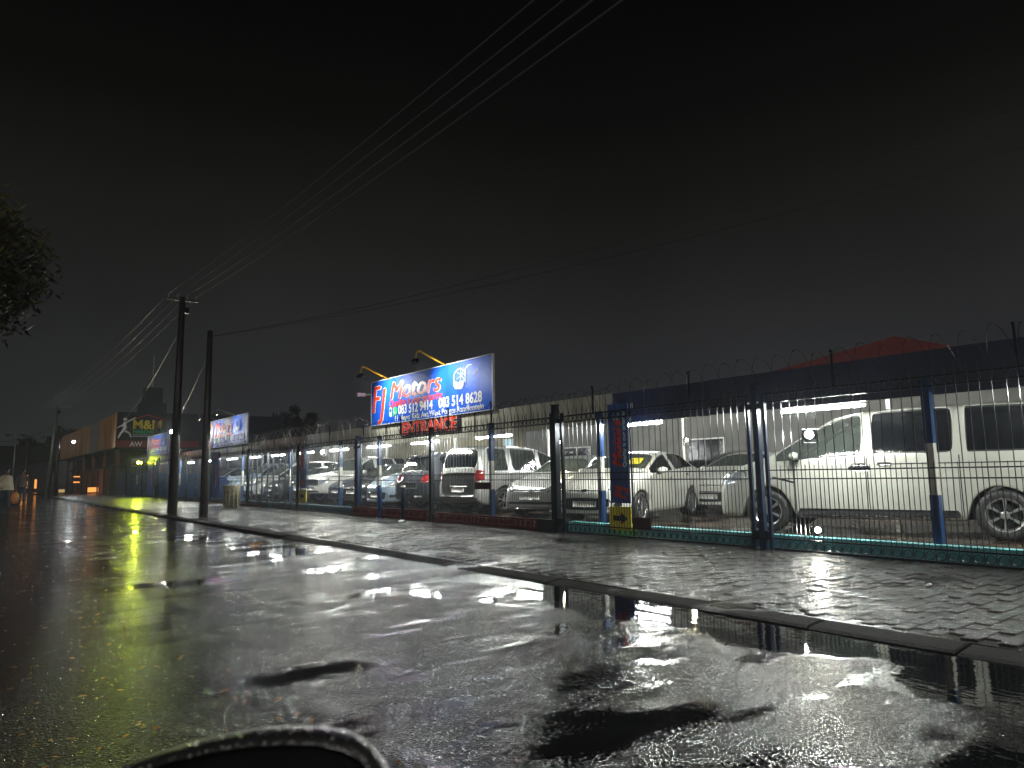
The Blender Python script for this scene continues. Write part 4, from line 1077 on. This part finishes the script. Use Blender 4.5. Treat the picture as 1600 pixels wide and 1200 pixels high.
bakkie = dict(L=5.2, wb=3.05, fo=.90, wr=.40,
  top=[(0,.88),(.05,.98),(.25,1.08),(.7,1.14),(1.2,1.18),(1.3,1.20),(1.95,1.68),(2.15,1.74),(2.8,1.77),(3.35,1.72),(3.50,1.16),(3.6,1.12),(5.15,1.12),(5.2,1.0)],
  belt=[(0,.78),(.05,.88),(.25,1.0),(.7,1.06),(1.3,1.08),(2.4,1.10),(3.4,1.10),(5.15,1.06),(5.2,.9)],
  wid=[(0,.66),(.05,.80),(.25,.88),(.6,.92),(3,.925),(5,.91),(5.2,.88)],
  roofw=[(0,.56),(.05,.68),(.25,.76),(.7,.82),(1.3,.82),(1.95,.68),(2.8,.67),(3.35,.67),(3.5,.84),(5.2,.82)],
  keys=[0,.05,.25,2.6,3.6,4.4,5.15,5.2], side=[(1.36,2.3),(2.38,3.28)], wind=(1.30,1.95), rear=(3.35,3.50),
  doors=[1.34,2.34,3.34], handles=[2.2,3.2], mirror=1.65, features=feat_bakkie, spokes=6, zb=.36, bot=[(0,.42),(.3,.36),(5,.38),(5.2,.45)])

LOT = .14
def place(root, x, y, deg): root.location = (x, y, LOT); root.rotation_euler = (0,0,R(deg))
G = 'cars parked in the lot'
# front wheel at (9.85,6.41), rear wheel at (10.6,3.45) on its near side
c_van = make_car('van', 'long champagne passenger van parked side-on behind the right end of the fence', 'van', G, van, M['p_cream'])
h = math.degrees(math.atan2(6.79-3.66, 10.44-11.24))
hv = Vector((math.cos(R(h)), math.sin(R(h)), 0)); rt = Vector((hv.y, -hv.x, 0))
mid = Vector(((10.44+11.24)/2, (6.79+3.66)/2, 0)) + rt*.93
place(c_van, mid.x, mid.y, h)
c_fi = make_car('sedan', 'white sedan with tinted side windows behind the right arrow banner', 'car', G, fiesta, M['p_white'])
hv = Vector((10.65-13.02, 9.70-10.38, 0)).normalized(); h = math.degrees(math.atan2(hv.y, hv.x))
rt = Vector((hv.y, -hv.x, 0)); mid = Vector(((10.65+13.02)/2, (9.70+10.38)/2, 0)) + rt*.80
place(c_fi, mid.x, mid.y, h)
c_po = make_car('hatchback', 'silver hatchback facing the street between the black posts, small ring badge on its nose', 'car', G, polo, M['p_silver'])
place(c_po, 12.1, 13.3, 200)
c_su = make_car('suv', 'dark grey SUV parked tail to the street behind the blue bollards', 'car', G, suv, M['p_grey'])
place(c_su, 9.95+2.30, 17.95, 7)
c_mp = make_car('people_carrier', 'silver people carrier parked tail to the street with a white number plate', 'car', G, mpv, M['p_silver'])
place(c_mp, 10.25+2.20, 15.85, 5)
c_ba = make_car('pickup', 'white pickup with a big front tyre beside the left arrow banner', 'pickup', G, bakkie, M['p_white'])
place(c_ba, 10.2+2.4, 25.9, 190)
km = kid_map()
def clone(src, x, y, deg, paint_m, label, cat='car'):
    r = copy_tree(src, km); place(r, x, y, deg); tag(r, label, cat, G)
    def walk(o):
        for ch in ks2.get(o, ()):
            if ch.type == 'MESH':
                for sl in ch.material_slots:
                    if sl.material in PAINTS: sl.link = 'OBJECT'; sl.material = paint_m
            walk(ch)
    ks2 = kid_map()
    walk(r)
    return r
PAINTS = [m for k_, m in M.items() if k_.startswith('p_')]
clone(c_fi, 12.2, 20.35, 186, M['p_blue'], 'ice blue car nosing towards the street left of the dark SUV')
clone(c_po, 12.4, 22.5, 184, M['p_black'], 'black car front with yellow plates beside the ice blue car')
clone(c_po, 12.6, 24.15, 182, M['p_navy'], 'dark navy hatchback front right of the left arrow banner')
clone(c_su, 12.9, 28.4, 184, M['p_navy'], 'navy SUV front behind the wide fence uprights')
clone(c_po, 12.6, 31.2, 186, M['p_grey'], 'dark car with a round nose badge behind the concrete bin')
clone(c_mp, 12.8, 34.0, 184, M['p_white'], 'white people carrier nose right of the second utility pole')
clone(c_ba, 12.9, 37.2, 184, M['p_blue'], 'pale blue pickup between the two utility poles')
clone(c_fi, 12.9, 40.5, 184, M['p_white'], 'white car just left of the first utility pole')
clone(c_su, 12.9, 44.0, 184, M['p_blue'], 'pale SUV behind the blue sheets under the farthest billboard')
# second rank
clone(c_su, 18.9+1.6, 14.1, 184, M['p_grey'], 'dark SUV in the back rank seen just right of the white sedan')
clone(c_po, 17.8, 17.6, 186, M['p_white'], 'white hatchback in the back rank above the white sedan boot')
clone(c_fi, 15.6, 10.6, 188, M['p_white'], 'white car behind the nose of the champagne van')
clone(c_po, 17.6, 21.6, 182, M['p_black'], 'black hatchback in the back rank behind the silver hatchback')
clone(c_van, 18.0, 30.0, 196, M['p_white'], 'white van in the back rank behind the left arrow banner', 'van')
clone(c_van, 17.6, 34.5, 190, M['p_cream'], 'cream van in the back rank behind the wide fence uprights', 'van')
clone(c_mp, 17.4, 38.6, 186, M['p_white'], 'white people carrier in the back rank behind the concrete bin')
clone(c_van, 17.2, 26.6, 176, M['p_cream'], 'cream van in the back rank left of the dark SUV', 'van')
clone(c_su, 17.4, 43.5, 186, M['p_white'], 'white SUV in the back rank between the utility poles')
# windscreen price cards
def card(car, s, m_, label):
    pass
mw = Matrix.Translation(c_fi.location) @ Matrix.Rotation(c_fi.rotation_euler.z, 4, 'Z')
tag(MB().add([mw @ Vector(q) for q in ((.75,.22,1.17),(.75,.56,1.17),(.41,.52,1.30),(.41,.22,1.30))], [(0,1,2,3)]).build('price_card', M['yellow']), 'yellow price card in the windscreen of the white sedan', 'card')

# ------------------------------------------------------------------ buildings at the back of the lot
def window(parent, x, y0, y1, z0, z1, glass, fr):
    w = MB().box(x-.03,x+.03,y0-.05,y1+.05,z0-.05,z0).box(x-.03,x+.03,y0-.05,y1+.05,z1,z1+.05).box(x-.03,x+.03,y0-.05,y0,z0,z1).box(x-.03,x+.03,y1,y1+.05,z0,z1).box(x-.02,x+.02,(y0+y1)/2-.02,(y0+y1)/2+.02,z0,z1).build('window', fr, parent)
    MB().box(x-.01,x+.01,y0,y1,z0,z1).build('pane', glass, w); return w
bk = empty('showroom_building', (24,0,0), 0, 'low grey building with a cyan board at the back of the car lot', 'building')
MB().box(0,6,-4,30,0,3.5).build('wall', M['wall_grey'], bk)
MB().box(-.25,-.05,13,21.5,2.35,2.9).build('cyan_board', M['cyan'], bk)
MB().box(-.5,6.3,-4.3,30.3,3.5,3.65).build('roof', M['roof_sheet'], bk)
for y0 in (1,6,12.5,19,25): window(bk, -.03, y0, y0+1.8, 1.2, 2.3, M['glass_dark'], M['white'])
wb2 = empty('office_building', (22.5,31,0), 0, 'cream office building behind the left half of the car lot', 'building')
MB().box(0,8,0,28,0,3.4).build('wall', M['wall_cream'], wb2); MB().box(-.5,8.3,-.2,28.3,3.4,3.55).build('roof', M['roof_sheet'], wb2)
for y0 in (2,7,12,17,22): window(wb2, -.03, y0, y0+1.6, 1.2, 2.3, M['glass_dark'], M['white'])
tag(MB().box(19.9,19.93,25.8,26.5,1.9,2.7).build('poster', M['pale']), 'pale poster hanging at the back of the lot above the silver hatchback', 'poster')
rr = empty('red_roof_building', (17.5,0,0), 0, 'house with a red pitched roof behind the right end of the carport', 'building')
MB().box(3.3,10.2,4.9,20.0,0,3.2).build('wall', M['wall_grey'], rr)
rv = MB(); rv.add([(3.0,20.3,3.25),(3.0,4.6,3.25),(10.5,4.6,3.25),(10.5,20.3,3.25),(4.5,9.6,5.03),(8.5,9.6,5.03)], [(0,1,4),(1,2,5,4),(2,3,5),(3,0,4,5),(0,3,2,1)])
rv.build('roof', M['red_roof'], rr, fix=True)
for y0 in (6,10,15): window(rr, 3.27, y0, y0+1.6, 1.2, 2.2, M['glass_dark'], M['white'])

# ------------------------------------------------------------------ hardware building, far left
def corrugated(parent, x, y0, y1, z0, z1, m_, name, step=.3, dep=.05, axis='y'):
    n = max(2, int((y1-y0)/step)); vs = []
    for i in range(n+1):
        a = y0+(y1-y0)*i/n; d = dep if i%2 else 0
        vs += [(x+d,a,z0),(x+d,a,z1)] if axis == 'y' else [(a,x+d,z0),(a,x+d,z1)]
    return MB().add(vs, [(2*i,2*i+2,2*i+3,2*i+1) for i in range(n)]).build(name, m_, parent)
hb = empty('hardware_building', (0,0,0), 0, 'ochre corrugated hardware building with a navy M&M sign wall at far left', 'building')
MB().box(10.15,24,67.15,110,3.8,6.7).build('upper_storey', M['navy'], hb)
for i, (a,b) in enumerate(((67,72),(72,77),(77,83),(83,90),(90,99),(99,110))):
    corrugated(hb, 10.0, a+.02, b-.02, 3.85, 6.75, M['corr_orange'] if i != 2 else M['wall_grey'], 'wall_panel', .4, .06)
MB().box(9.98,24,67.0,67.12,4.45,6.8).build('sign_wall', M['navy'], hb)
MB().box(9.98,16.5,66.93,66.99,3.85,4.42).build('red_band', M['fascia_red'], hb)
MB().box(9.9,9.98,66.9,67.1,3.7,6.85).build('corner_trim', M['corr_orange'], hb)
MB().box(9.8,24,66.8,110,3.68,3.8).build('floor_slab', M['dark_metal'], hb)
MB().box(11.5,24,70,110,0,3.68).build('lower_wall', M['navy'], hb)
for k in range(6): MB().box(10.1,10.35,67.2+k*7,67.45+k*7,0,3.68).build('pillar', M['corr_brown'], hb)
for k in range(3): MB().box(12.6+k*3.2,12.8+k*3.2,67.2,67.4,0,3.68).build('pillar', M['steel_pole'], hb)
def mm_M(x,z,y=66.98): return Matrix(((1,0,0,x),(0,0,-1,y),(0,1,0,z),(0,0,0,1)))
sgn = empty('hardware_sign', (0,0,0), 0, 'yellow M&M lettering with a white running figure on the navy wall', 'sign')
text('lettering', 'M&M', 1.05, M['yellow'], sgn, mm_M(11.15,5.42), offset=.03, sx=1.0, extrude=.02)
text('lettering', 'HARDWARE', .42, M['green'], sgn, mm_M(11.2,5.02), offset=.01, sx=1.0, extrude=.02)
text('lettering', 'AW', .55, M['white'], sgn, mm_M(11.0,3.93,66.92), offset=.01, extrude=.01)
MB().box(11.2,13.4,66.94,66.97,4.74,4.80).box(11.2,13.4,66.94,66.97,4.88,4.92).build('underline', M['sign_edge'], sgn)
rn = MB()
for pts, rr_ in (([(10.55,66.93,5.95),(10.62,66.93,5.45),(10.50,66.93,5.25)],[.10,.17,.13]), ([(10.50,66.93,5.25),(10.28,66.93,4.95),(10.12,66.93,4.60)],[.12,.09,.06]), ([(10.55,66.93,5.25),(10.95,66.93,5.0),(11.08,66.93,4.68)],[.12,.08,.06]),
                 ([(10.62,66.93,5.85),(10.85,66.93,6.05),(11.1,66.93,6.2)],[.07,.06,.05]), ([(10.5,66.93,5.8),(10.35,66.93,5.55)],[.07,.05]), ([(10.02,66.93,5.45),(11.35,66.93,6.35)],[.05,.05])):
    rn.tube(pts, rr_, 6)
rn.lathe([(-.05,.0),(-.04,.15),(.04,.15),(.05,0)], 10, 'y', 10.58, 66.92, 6.18)
rn.build('running_figure', M['white'], sgn)
MB().bar((11.3,66.93,6.25),(12.3,66.93,6.6),.03).bar((12.3,66.93,6.6),(13.6,66.93,6.2),.03).build('roof_line', M['red'], sgn)
text('lettering', 'H', .55, M['white'], sgn, mm_M(13.2,3.93,66.92), offset=.01, extrude=.01)
tag(MB().box(12.75,13.0,66.4,66.65,0,6.0).box(13.35,13.55,66.4,66.6,0,4.4).build('brick_pier', M['corr_brown']), 'tall brown pier in front of the navy sign wall', 'pier')
bw = empty('boundary_wall', (0,0,0), 0, 'rusty brown corrugated wall continuing the street line below the hardware building', 'wall')
for k in range(7): corrugated(bw, XF+.05, 62.9+k*3.3, 62.9+(k+1)*3.3-.03, 0, 2.05, M['corr_brown'], 'sheet', .35, .07)
for k in range(8): MB().box(XF-.05,XF+.05,62.8+k*3.3,62.9+k*3.3,0,2.2).build('post', M['dark_metal'], bw)
spot('wall_glow', (8.6,66,.3), (10,74,2.0), 120, 150, (1,.42,.12), 1, .2)
for (x_,y_,z_,w_,h_,lb,mt) in ((9.0,70.5,.35,.9,.4,'small glowing orange opening at the foot of the brown wall','warm_glow'),(7.0,74,.28,.45,.26,'tiny framed yellowish lit box left of the brown wall','warm_dim'),(8.3,76,1.5,.5,.10,'upper orange lit shelf edge left of the brown wall','warm_glow'),(8.3,76,1.0,.5,.12,'lower orange lit shelf edge left of the brown wall','warm_glow')):
    tag(MB().box(x_-w_/2,x_+w_/2,y_-.05,y_+.05,z_-h_/2,z_+h_/2).build('lit_box', M[mt]), lb, 'light box', 'orange lit shapes at the street end')
# distant dark house with lit doors
dh = empty('distant_house', (0,90,0), 0, 'unlit low house with two orange lit doorways at the end of the street', 'house')
MB().box(-6,7.6,0,8,-.2,3.3).build('wall', M['navy'], dh)
MB().add([(-6.5,-.5,3.2),(8.1,-.5,3.2),(8.1,8.5,3.2),(-6.5,8.5,3.2),(-6.5,4,5.0),(8.1,4,5.0)], [(0,1,5,4),(2,3,4,5),(0,4,3),(1,2,5),(0,3,2,1)]).build('roof', M['leaf_dark'], dh)
for (x_,z0_,z1_) in ((5.0,.65,1.75),(5.35,.45,1.8),(6.15,.4,1.35)):
    dd = MB().box(x_-.10,x_+.10,-.06,-.02,z0_,z1_).build('door', M['warm_glow'], dh); MB().box(x_-.13,x_+.13,-.05,-.005,z0_-.05,z1_+.05).build('door_frame', M['black'], dd)

# ------------------------------------------------------------------ poles and cables
def pole(x, y, h, r, label, m_, lean=(0,0), cross=True, group='utility poles', cw=.95, name='utility_pole'):
    p = empty(name, (x,y,0), 0, label, 'pole', group)
    lx, ly = lean
    MB().bar((0,0,-.2),(lx,ly,h),r,12,r*.62).build('shaft', m_, p, True)
    if cross:
        MB().box(lx-cw/2,lx+cw/2,ly-.05,ly+.05,h-.13,h-.05).build('crossarm', m_, p)
        ins = MB().lathe([(0,.02),(.05,.035),(.09,.022),(.12,.03),(.15,0)], 8, 'z').mesh('insulator', M['steel_pole'], True)
        for k in range(4): link('insulator', ins, p, (lx-cw/2+.05+k*(cw-.1)/3, ly, h-.05))
        MB().box(lx+.02,lx+.2,ly-.08,ly+.06,h-.55,h-.35).build('fuse_box', M['dark_metal'], p)
        MB().bar((lx+.3,ly,h-.12),(lx,ly,h-.42),.012).bar((lx-.3,ly,h-.12),(lx,ly,h-.42),.012).build('brace', M['steel_pole'], p)
    return p
pole(5.42,25.04,7.2,.15,'taller utility pole with a crossarm and four overhead lines', M['wood'], (.07,0))
pole(5.93,23.25,5.8,.13,'shorter plain pole right beside the crossarm pole', M['wood'], (.01,0), False)
pole(4.75,59.7,6.5,.14,'leaning grey pole with a crossarm at the far end of the street', M['steel_pole'], (.35,0), True, cw=1.7)
pole(6.0,68,5.6,.16,'plain dark pole just left of the hardware building', M['wood'], (0,0), False)
pole(4.9,84,4.9,.14,'thin plain dark pole between the street lamp and leaning pole', M['wood'], (0,0), False)
sl = empty('street_lamp', (3.05,66,0), 0, 'thin street lamp with two short arms at the far left', 'street lamp')
MB().bar((0,0,-.2),(.0,0,4.6),.06,8,.04).build('shaft', M['steel_pole'], sl, True)
MB().bar((-.5,0,4.75),(.5,0,4.75),.03).bar((0,0,4.5),(0,0,4.8),.04).build('arm', M['steel_pole'], sl)
MB().box(-.65,-.35,-.08,.08,4.62,4.74).box(.35,.65,-.08,.08,4.62,4.74).build('lamp_head', M['dark_metal'], sl)
def cable(a, b, sag, r, label, n=40, m_=None, group='overhead lines'):
    a = Vector(a); b = Vector(b); pts = [a.lerp(b, i/n) - Vector((0,0,sag*4*(i/n)*(1-i/n))) for i in range(n+1)]
    return tag(MB().tube(pts, r, 4).build('overhead_cable', m_ or M['cable'], None, True), label, 'cable', group)
for k in range(4):
    xx = 5.49-.425+k*.283
    wl_ = ('leftmost','second','third','rightmost')[k]
    cable((xx,25.04,7.27),(xx-.15,-20,7.6),.72,.009+(.003 if k>1 else 0), '%s of the four lines from the crossarm pole up to the top of the view' % wl_)
    cable((xx,25.04,7.27),(5.1-.75+k*.5,59.7,6.55),.35,.008, '%s of the four lines dropping from the crossarm pole to the leaning pole' % wl_)
cable((5.95,23.2,5.62),(16,4.25,8.03),.5,.010,'single dark cable sagging from the shorter pole across the sky to the right', m_=M['cable_mid'])
cable((5.95,23.2,5.60),(16,4.3,7.27),.35,.006,'fainter cable just below the single dark cable on the right', m_=M['cable_dark'])
cable((5.93,23.25,5.1),(9.2,42,4.6),.2,.008,'short faint cable from the shorter pole down to the left')
cable((5.42,25.0,6.0),(10.6,67,6.3),.3,.012,'pale cable rising from the hardware wall to the crossarm pole', m_=M['steel_pole'])
cable((4.9,59.7,5.0),(1.2,66,4.3),.5,.03,'pale slack cable left of the leaning pole', m_=M['steel_pole'])
cable((9.6,13.0,3.85),(12.5,12.2,2.9),.0,.006,'thin guy wire behind the right edge of the largest billboard')

# ------------------------------------------------------------------ trees
def leaf_cloud(center, rad, n, size, m_, parent, seed, name='crown', flat=1.0):
    rnd = random.Random(seed); mb = MB(); cl = []
    for i in range(max(6, n//120)):
        while True:
            p = Vector((rnd.uniform(-1,1), rnd.uniform(-1,1), rnd.uniform(-1,1)))
            if .25 < p.length < 1: break
        cl.append((Vector((p.x*rad[0], p.y*rad[1], p.z*rad[2])), rnd.uniform(.13,.30)))
    for i in range(n):
        c, s = rnd.choice(cl); s *= min(rad)*1.3
        p = c + Vector((rnd.gauss(0,s*.5), rnd.gauss(0,s*.5), rnd.gauss(0,s*.45)))
        a = Vector((rnd.gauss(0,1), rnd.gauss(0,1), rnd.gauss(0,1))).normalized(); b = a.orthogonal().normalized()*size*rnd.uniform(.6,1.3)
        a = a*size*.5*rnd.uniform(.6,1.3)
        q = Vector(center)+p
        mb.add([q-b, q-a*.6, q+b, q+a*.6], [(0,1,2,3)])
    o = mb.build(name, m_, parent); return o
def tree(x, y, h, rad, n, size, label, m_, seed, group=None, cz=None):
    t = empty('tree', (x,y,0), 0, label, 'tree', group); rnd = random.Random(seed)
    cz = cz or h-rad[2]
    tk = MB(); tk.tube([(0,0,-.3),(.1,.05,cz*.5),(.05,-.1,cz),(.2,.1,h-.6)], [rad[0]*.09,rad[0]*.07,rad[0]*.05,.03], 8).build('trunk', M['bark'], t, True)
    br = MB()
    for k in range(7):
        a = k*.9+rnd.random(); z0_ = cz*rnd.uniform(.55,1)
        br.tube([(.05,0,z0_),(rad[0]*.45*math.cos(a),rad[1]*.45*math.sin(a),z0_+rad[2]*.35),(rad[0]*.8*math.cos(a),rad[1]*.8*math.sin(a),z0_+rad[2]*.6)], [rad[0]*.035,rad[0]*.02,.01], 5)
    br.build('limbs', M['bark'], t)
    leaf_cloud((0,0,cz), rad, n, size, m_, t, seed)
    return t
tree(-2.6, 20.5, 8.2, (3.7,3.4,2.0), 60000, .13, 'large leafy tree at the upper left edge of the street', M['leaf'], 5, cz=6.2)
tree(26.5, 70, 8.2, (2.6,2.6,1.8), 2500, .35, 'dark round treetop behind the middle billboard', M['leaf_dark'], 9, 'distant trees')
tree(14.0, 128, 8.6, (4,4,2.6), 2500, .5, 'dark treetop left of the hardware building', M['leaf_dark'], 11, 'distant trees')
tree(8.0, 118, 7.2, (3.5,4,2.6), 2500, .5, 'dark treetop behind the leaning pole', M['leaf_dark'], 12, 'distant trees')
tree(1.0, 112, 6.4, (3.5,4,2.4), 2500, .5, 'dark treetop behind the street lamp', M['leaf_dark'], 13, 'distant trees')
tree(-5.0, 105, 7.0, (4.5,4,2.6), 2500, .5, 'dark treetop at the far left behind the people', M['leaf_dark'], 14, 'distant trees')
leaf_cloud((40,150,2.5), (60,6,3.2), 9000, .7, M['leaf_dark'], None, 21, 'treeline')
tag(bpy.data.objects['treeline'], kind='stuff')
tw = empty('radio_tower', (28.2,150,0), 0, 'dim square tower with a thin mast beyond the billboards', 'tower')
MB().box(-2.2,2.2,-2,2,0,15.5).build('shaft', M['navy'], tw); MB().box(-1.5,1.5,-1.5,1.5,15.5,18.5).build('upper_stage', M['navy'], tw); MB().bar((0,0,18.5),(0,0,25),.12).build('mast', M['steel_pole'], tw)

# ------------------------------------------------------------------ people far left
def skin_body(name, verts, edges, radii, m_, parent):
    me = bpy.data.meshes.new(name); me.from_pydata(verts, edges, [])
    o = bpy.data.objects.new(name, me); COL.objects.link(o)
    sk = o.modifiers.new('k','SKIN'); sk.use_smooth_shade = True
    for i, r in enumerate(radii): me.skin_vertices[0].data[i].radius = (r[0], r[1]) if isinstance(r, tuple) else (r, r)
    me.skin_vertices[0].data[0].use_root = True
    s = o.modifiers.new('s','SUBSURF'); s.levels = 2; s.render_levels = 2
    bpy.context.view_layer.update()
    m2 = bpy.data.meshes.new_from_object(o.evaluated_get(bpy.context.evaluated_depsgraph_get())); bpy.data.objects.remove(o)
    m2.materials.clear()
    for q in (m_ if isinstance(m_, list) else [m_]): m2.materials.append(q)
    return link(name, m2, parent)
SKIN = mat('skin', (.13,.07,.045), .6); DEN = mat('denim', (.03,.045,.09), .8, 0, .3, 10); KHA = mat('beige_jacket', (.42,.37,.25), .75, 0, .3, 5, .5, 8); DJ = mat('dark_jacket', (.09,.075,.06), .8, 0, .3, 6)
OB = mat('orange_bag', (.55,.20,.06), .5, 0, .4, 6, .4, 12)
def person(x, y, rz, label, jacket, bulky=0.0, stride=.16, lean=.06):
    p = empty('person', (x,y,0), rz, label, 'person')
    V_ = [(0,0,.95),(0+lean*.4,0,1.15),(lean,0,1.38),(lean*1.2,0,1.50),(lean*1.5,0,1.56),(lean*1.6,0,1.68),(lean*1.6,0,1.76),
          (stride*.5,.09,.90),(stride*.9,.09,.50),(stride,.10,.08),(stride+.14,.10,.04),
          (-stride*.3,-.09,.90),(-stride*.2,-.09,.50),(-stride*1.6,-.10,.12),(-stride*1.5+.12,-.10,.04),
          (lean,.19,1.40),(lean-.05,.24,1.12),(lean+.10,.24,.90),(lean+.15,.24,.82),
          (lean,-.19,1.40),(lean+.02,-.25,1.12),(lean+.16,-.25,.92),(lean+.20,-.25,.84)]
    E_ = [(0,1),(1,2),(2,3),(3,4),(4,5),(5,6),(0,7),(7,8),(8,9),(9,10),(0,11),(11,12),(12,13),(13,14),(2,15),(15,16),(16,17),(17,18),(2,19),(19,20),(20,21),(21,22)]
    r_ = [(.13,.15),(.12,.14),(.13,.17),.055,.06,(.095,.08),(.07,.06),.085,.06,.042,.035,.085,.06,.042,.035,.06,.045,.036,.03,.06,.045,.036,.03]
    b = skin_body('body', V_, E_, r_, [SKIN, DEN, jacket], p)
    for f in b.data.polygons:
        c = f.center
        f.material_index = 1 if c.z < .93 and abs(c.y) < .21 and c.z > .1 else (2 if (.93 <= c.z < 1.47 or (abs(c.y) >= .17 and c.z > .94)) else 0)
        f.use_smooth = True
    MB().lathe([(1.66,.088),(1.72,.092),(1.77,.075),(1.80,.045),(1.81,0)], 12, 'z', lean*1.6-.015, 0, 0).build('hair', M['black'], p, True)
    coat = MB().lathe([(.80 if bulky else .90,.20+bulky),(1.0,.19+bulky*.9),(1.2,.18+bulky*.7),(1.38,.19+bulky*.4),(1.47,.10+bulky*.3),(1.52,.06)], 14, 'z', lean*.7-bulky*.3, 0, 0).build('coat', jacket, p, True)
    return p
person(1.62, 40.5, R(-70), 'person in a bulky beige coat walking at the left edge of the road', KHA, .14)
person(2.42, 43.2, R(-100), 'person in a dark top and jeans beside the orange bag', DJ, .0)
bg_ = empty('shopping_bag', (2.08,42.2,.42), 0, 'bulging orange carrier bag held between the two people', 'bag')
MB().lathe([(-.30,0),(-.28,.14),(-.1,.20),(.12,.17),(.24,.10),(.26,.08)], 12, 'z').build('sack', OB, bg_, True)
MB().tube([(-.07,0,.24),(-.05,0,.38),(0,0,.42),(.05,0,.38),(.07,0,.24)], .012, 5).build('handle', OB, bg_)

# ------------------------------------------------------------------ the viewer's own door mirror
C0 = Vector((0,0,1.2)); fw = -c_back
def rel(px, py, d): return C0 + fw*d + c_right*((px-800)/1109*d) - c_up*((py-600)/1109*d)
mr_ = empty('door_mirror', rel(400,1260,.62), 0, 'wet black door mirror housing in the lower left foreground', 'car mirror')
mo = mr_.location
outline = [(150,1212),(200,1190),(260,1168),(330,1150),(400,1139),(460,1136),(515,1138),(555,1147),(582,1162),(602,1182),(616,1206),(622,1240),(616,1300),(590,1350),(500,1380),(300,1385),(190,1370),(140,1320),(132,1250)]
outline = [(a-6, b+14) for a, b in outline]
cx_, cy_ = 379, 1279
lay = [(-.010,.93),(-.004,.985),(.010,1.0),(.035,.99),(.065,.94),(.090,.80),(.105,.55),(.110,.2)]
mv = MB(); K = len(outline)
for dpt, sc in lay:
    for (a,b) in outline:
        q = rel(cx_+(a-cx_)*sc, cy_+(b-cy_)*sc, .62) + fw*dpt*.45 - mo; mv.v.append(tuple(q))
for i in range(len(lay)-1):
    for j in range(K): mv.f.append((i*K+j, i*K+(j+1)%K, (i+1)*K+(j+1)%K, (i+1)*K+j)); mv.m.append(0)
mv.f.append(tuple(range((len(lay)-1)*K, len(lay)*K))); mv.m.append(0)
hm_ = mat('mirror_housing', (.06,.06,.06), .22, .1, .3, 40, .25, 200, coat=.5)
mv.build('housing', hm_, mr_, True, fix=True)
ig = MB(); ig.v = [tuple(rel(cx_+(a-cx_)*.93, cy_+(b-cy_)*.93, .62) - fw*.010 - mo) for a,b in outline] + [tuple(rel(cx_+(a-cx_)*.86, cy_+(b-cy_)*.84, .62) + fw*.012 - mo) for a,b in outline]
ig.f = [(j,(j+1)%K,K+(j+1)%K,K+j) for j in range(K)]; ig.m = [0]*K
ig.build('bezel', M['black'], mr_, True)
gl_ = MB(); gl_.v = [tuple(rel(cx_+(a-cx_)*.86, cy_+(b-cy_)*.84, .62) + fw*.012 - mo) for a,b in outline]; gl_.f = [tuple(range(K))]; gl_.m = [0]
gl_.build('mirror_glass', mat('mirror_glass', (.02,.02,.022), .08, .2), mr_)
dm = mat('water_drop', (.5,.5,.5), .04, 0, spec=1.0, coat=1.0)
drp = MB().lathe([(0,.0014),(.0006,.0012),(.0011,.0007),(.0013,0)], 8, 'z').mesh('water_drop', dm, True)
drb = MB()
for k in range(150):
    t = random.random(); i = int(t*11); u = t*11-i
    a = outline[i][0]*(1-u)+outline[i+1][0]*u; b = outline[i][1]*(1-u)+outline[i+1][1]*u
    sc = random.uniform(.97,1.003); d_ = random.uniform(-.002,.03) if random.random()<.6 else -.009
    if d_ < 0: sc = random.uniform(.935,.97)
    q = rel(cx_+(a-cx_)*sc, cy_+(b-cy_)*sc, .62) + fw*d_*.45 - mo
    rr_ = random.uniform(.0006,.0017)
    drb.lathe([(-rr_,0),(-rr_*.7,rr_*.7),(0,rr_),(rr_*.7,rr_*.7),(rr_,0)], 6, 'z', q.x, q.y, q.z)
o = drb.build('water_drops', dm, mr_, True); o['kind'] = 'stuff'

# ------------------------------------------------------------------ damp air
hz = bpy.data.materials.new('damp_air'); hz.use_nodes = True
hn = hz.node_tree.nodes; hn.remove(hn['Principled BSDF'])
pv = hn.new('ShaderNodeVolumePrincipled'); pv.inputs['Color'].default_value = (.86,.90,1,1); pv.inputs['Density'].default_value = .0016
pv.inputs['Anisotropy'].default_value = .4
hz.node_tree.links.new(pv.outputs[0], hn['Material Output'].inputs['Volume'])
o = tag(MB().box(-460,460,-310,710,-1.4,27).build('haze', hz), kind='stuff')
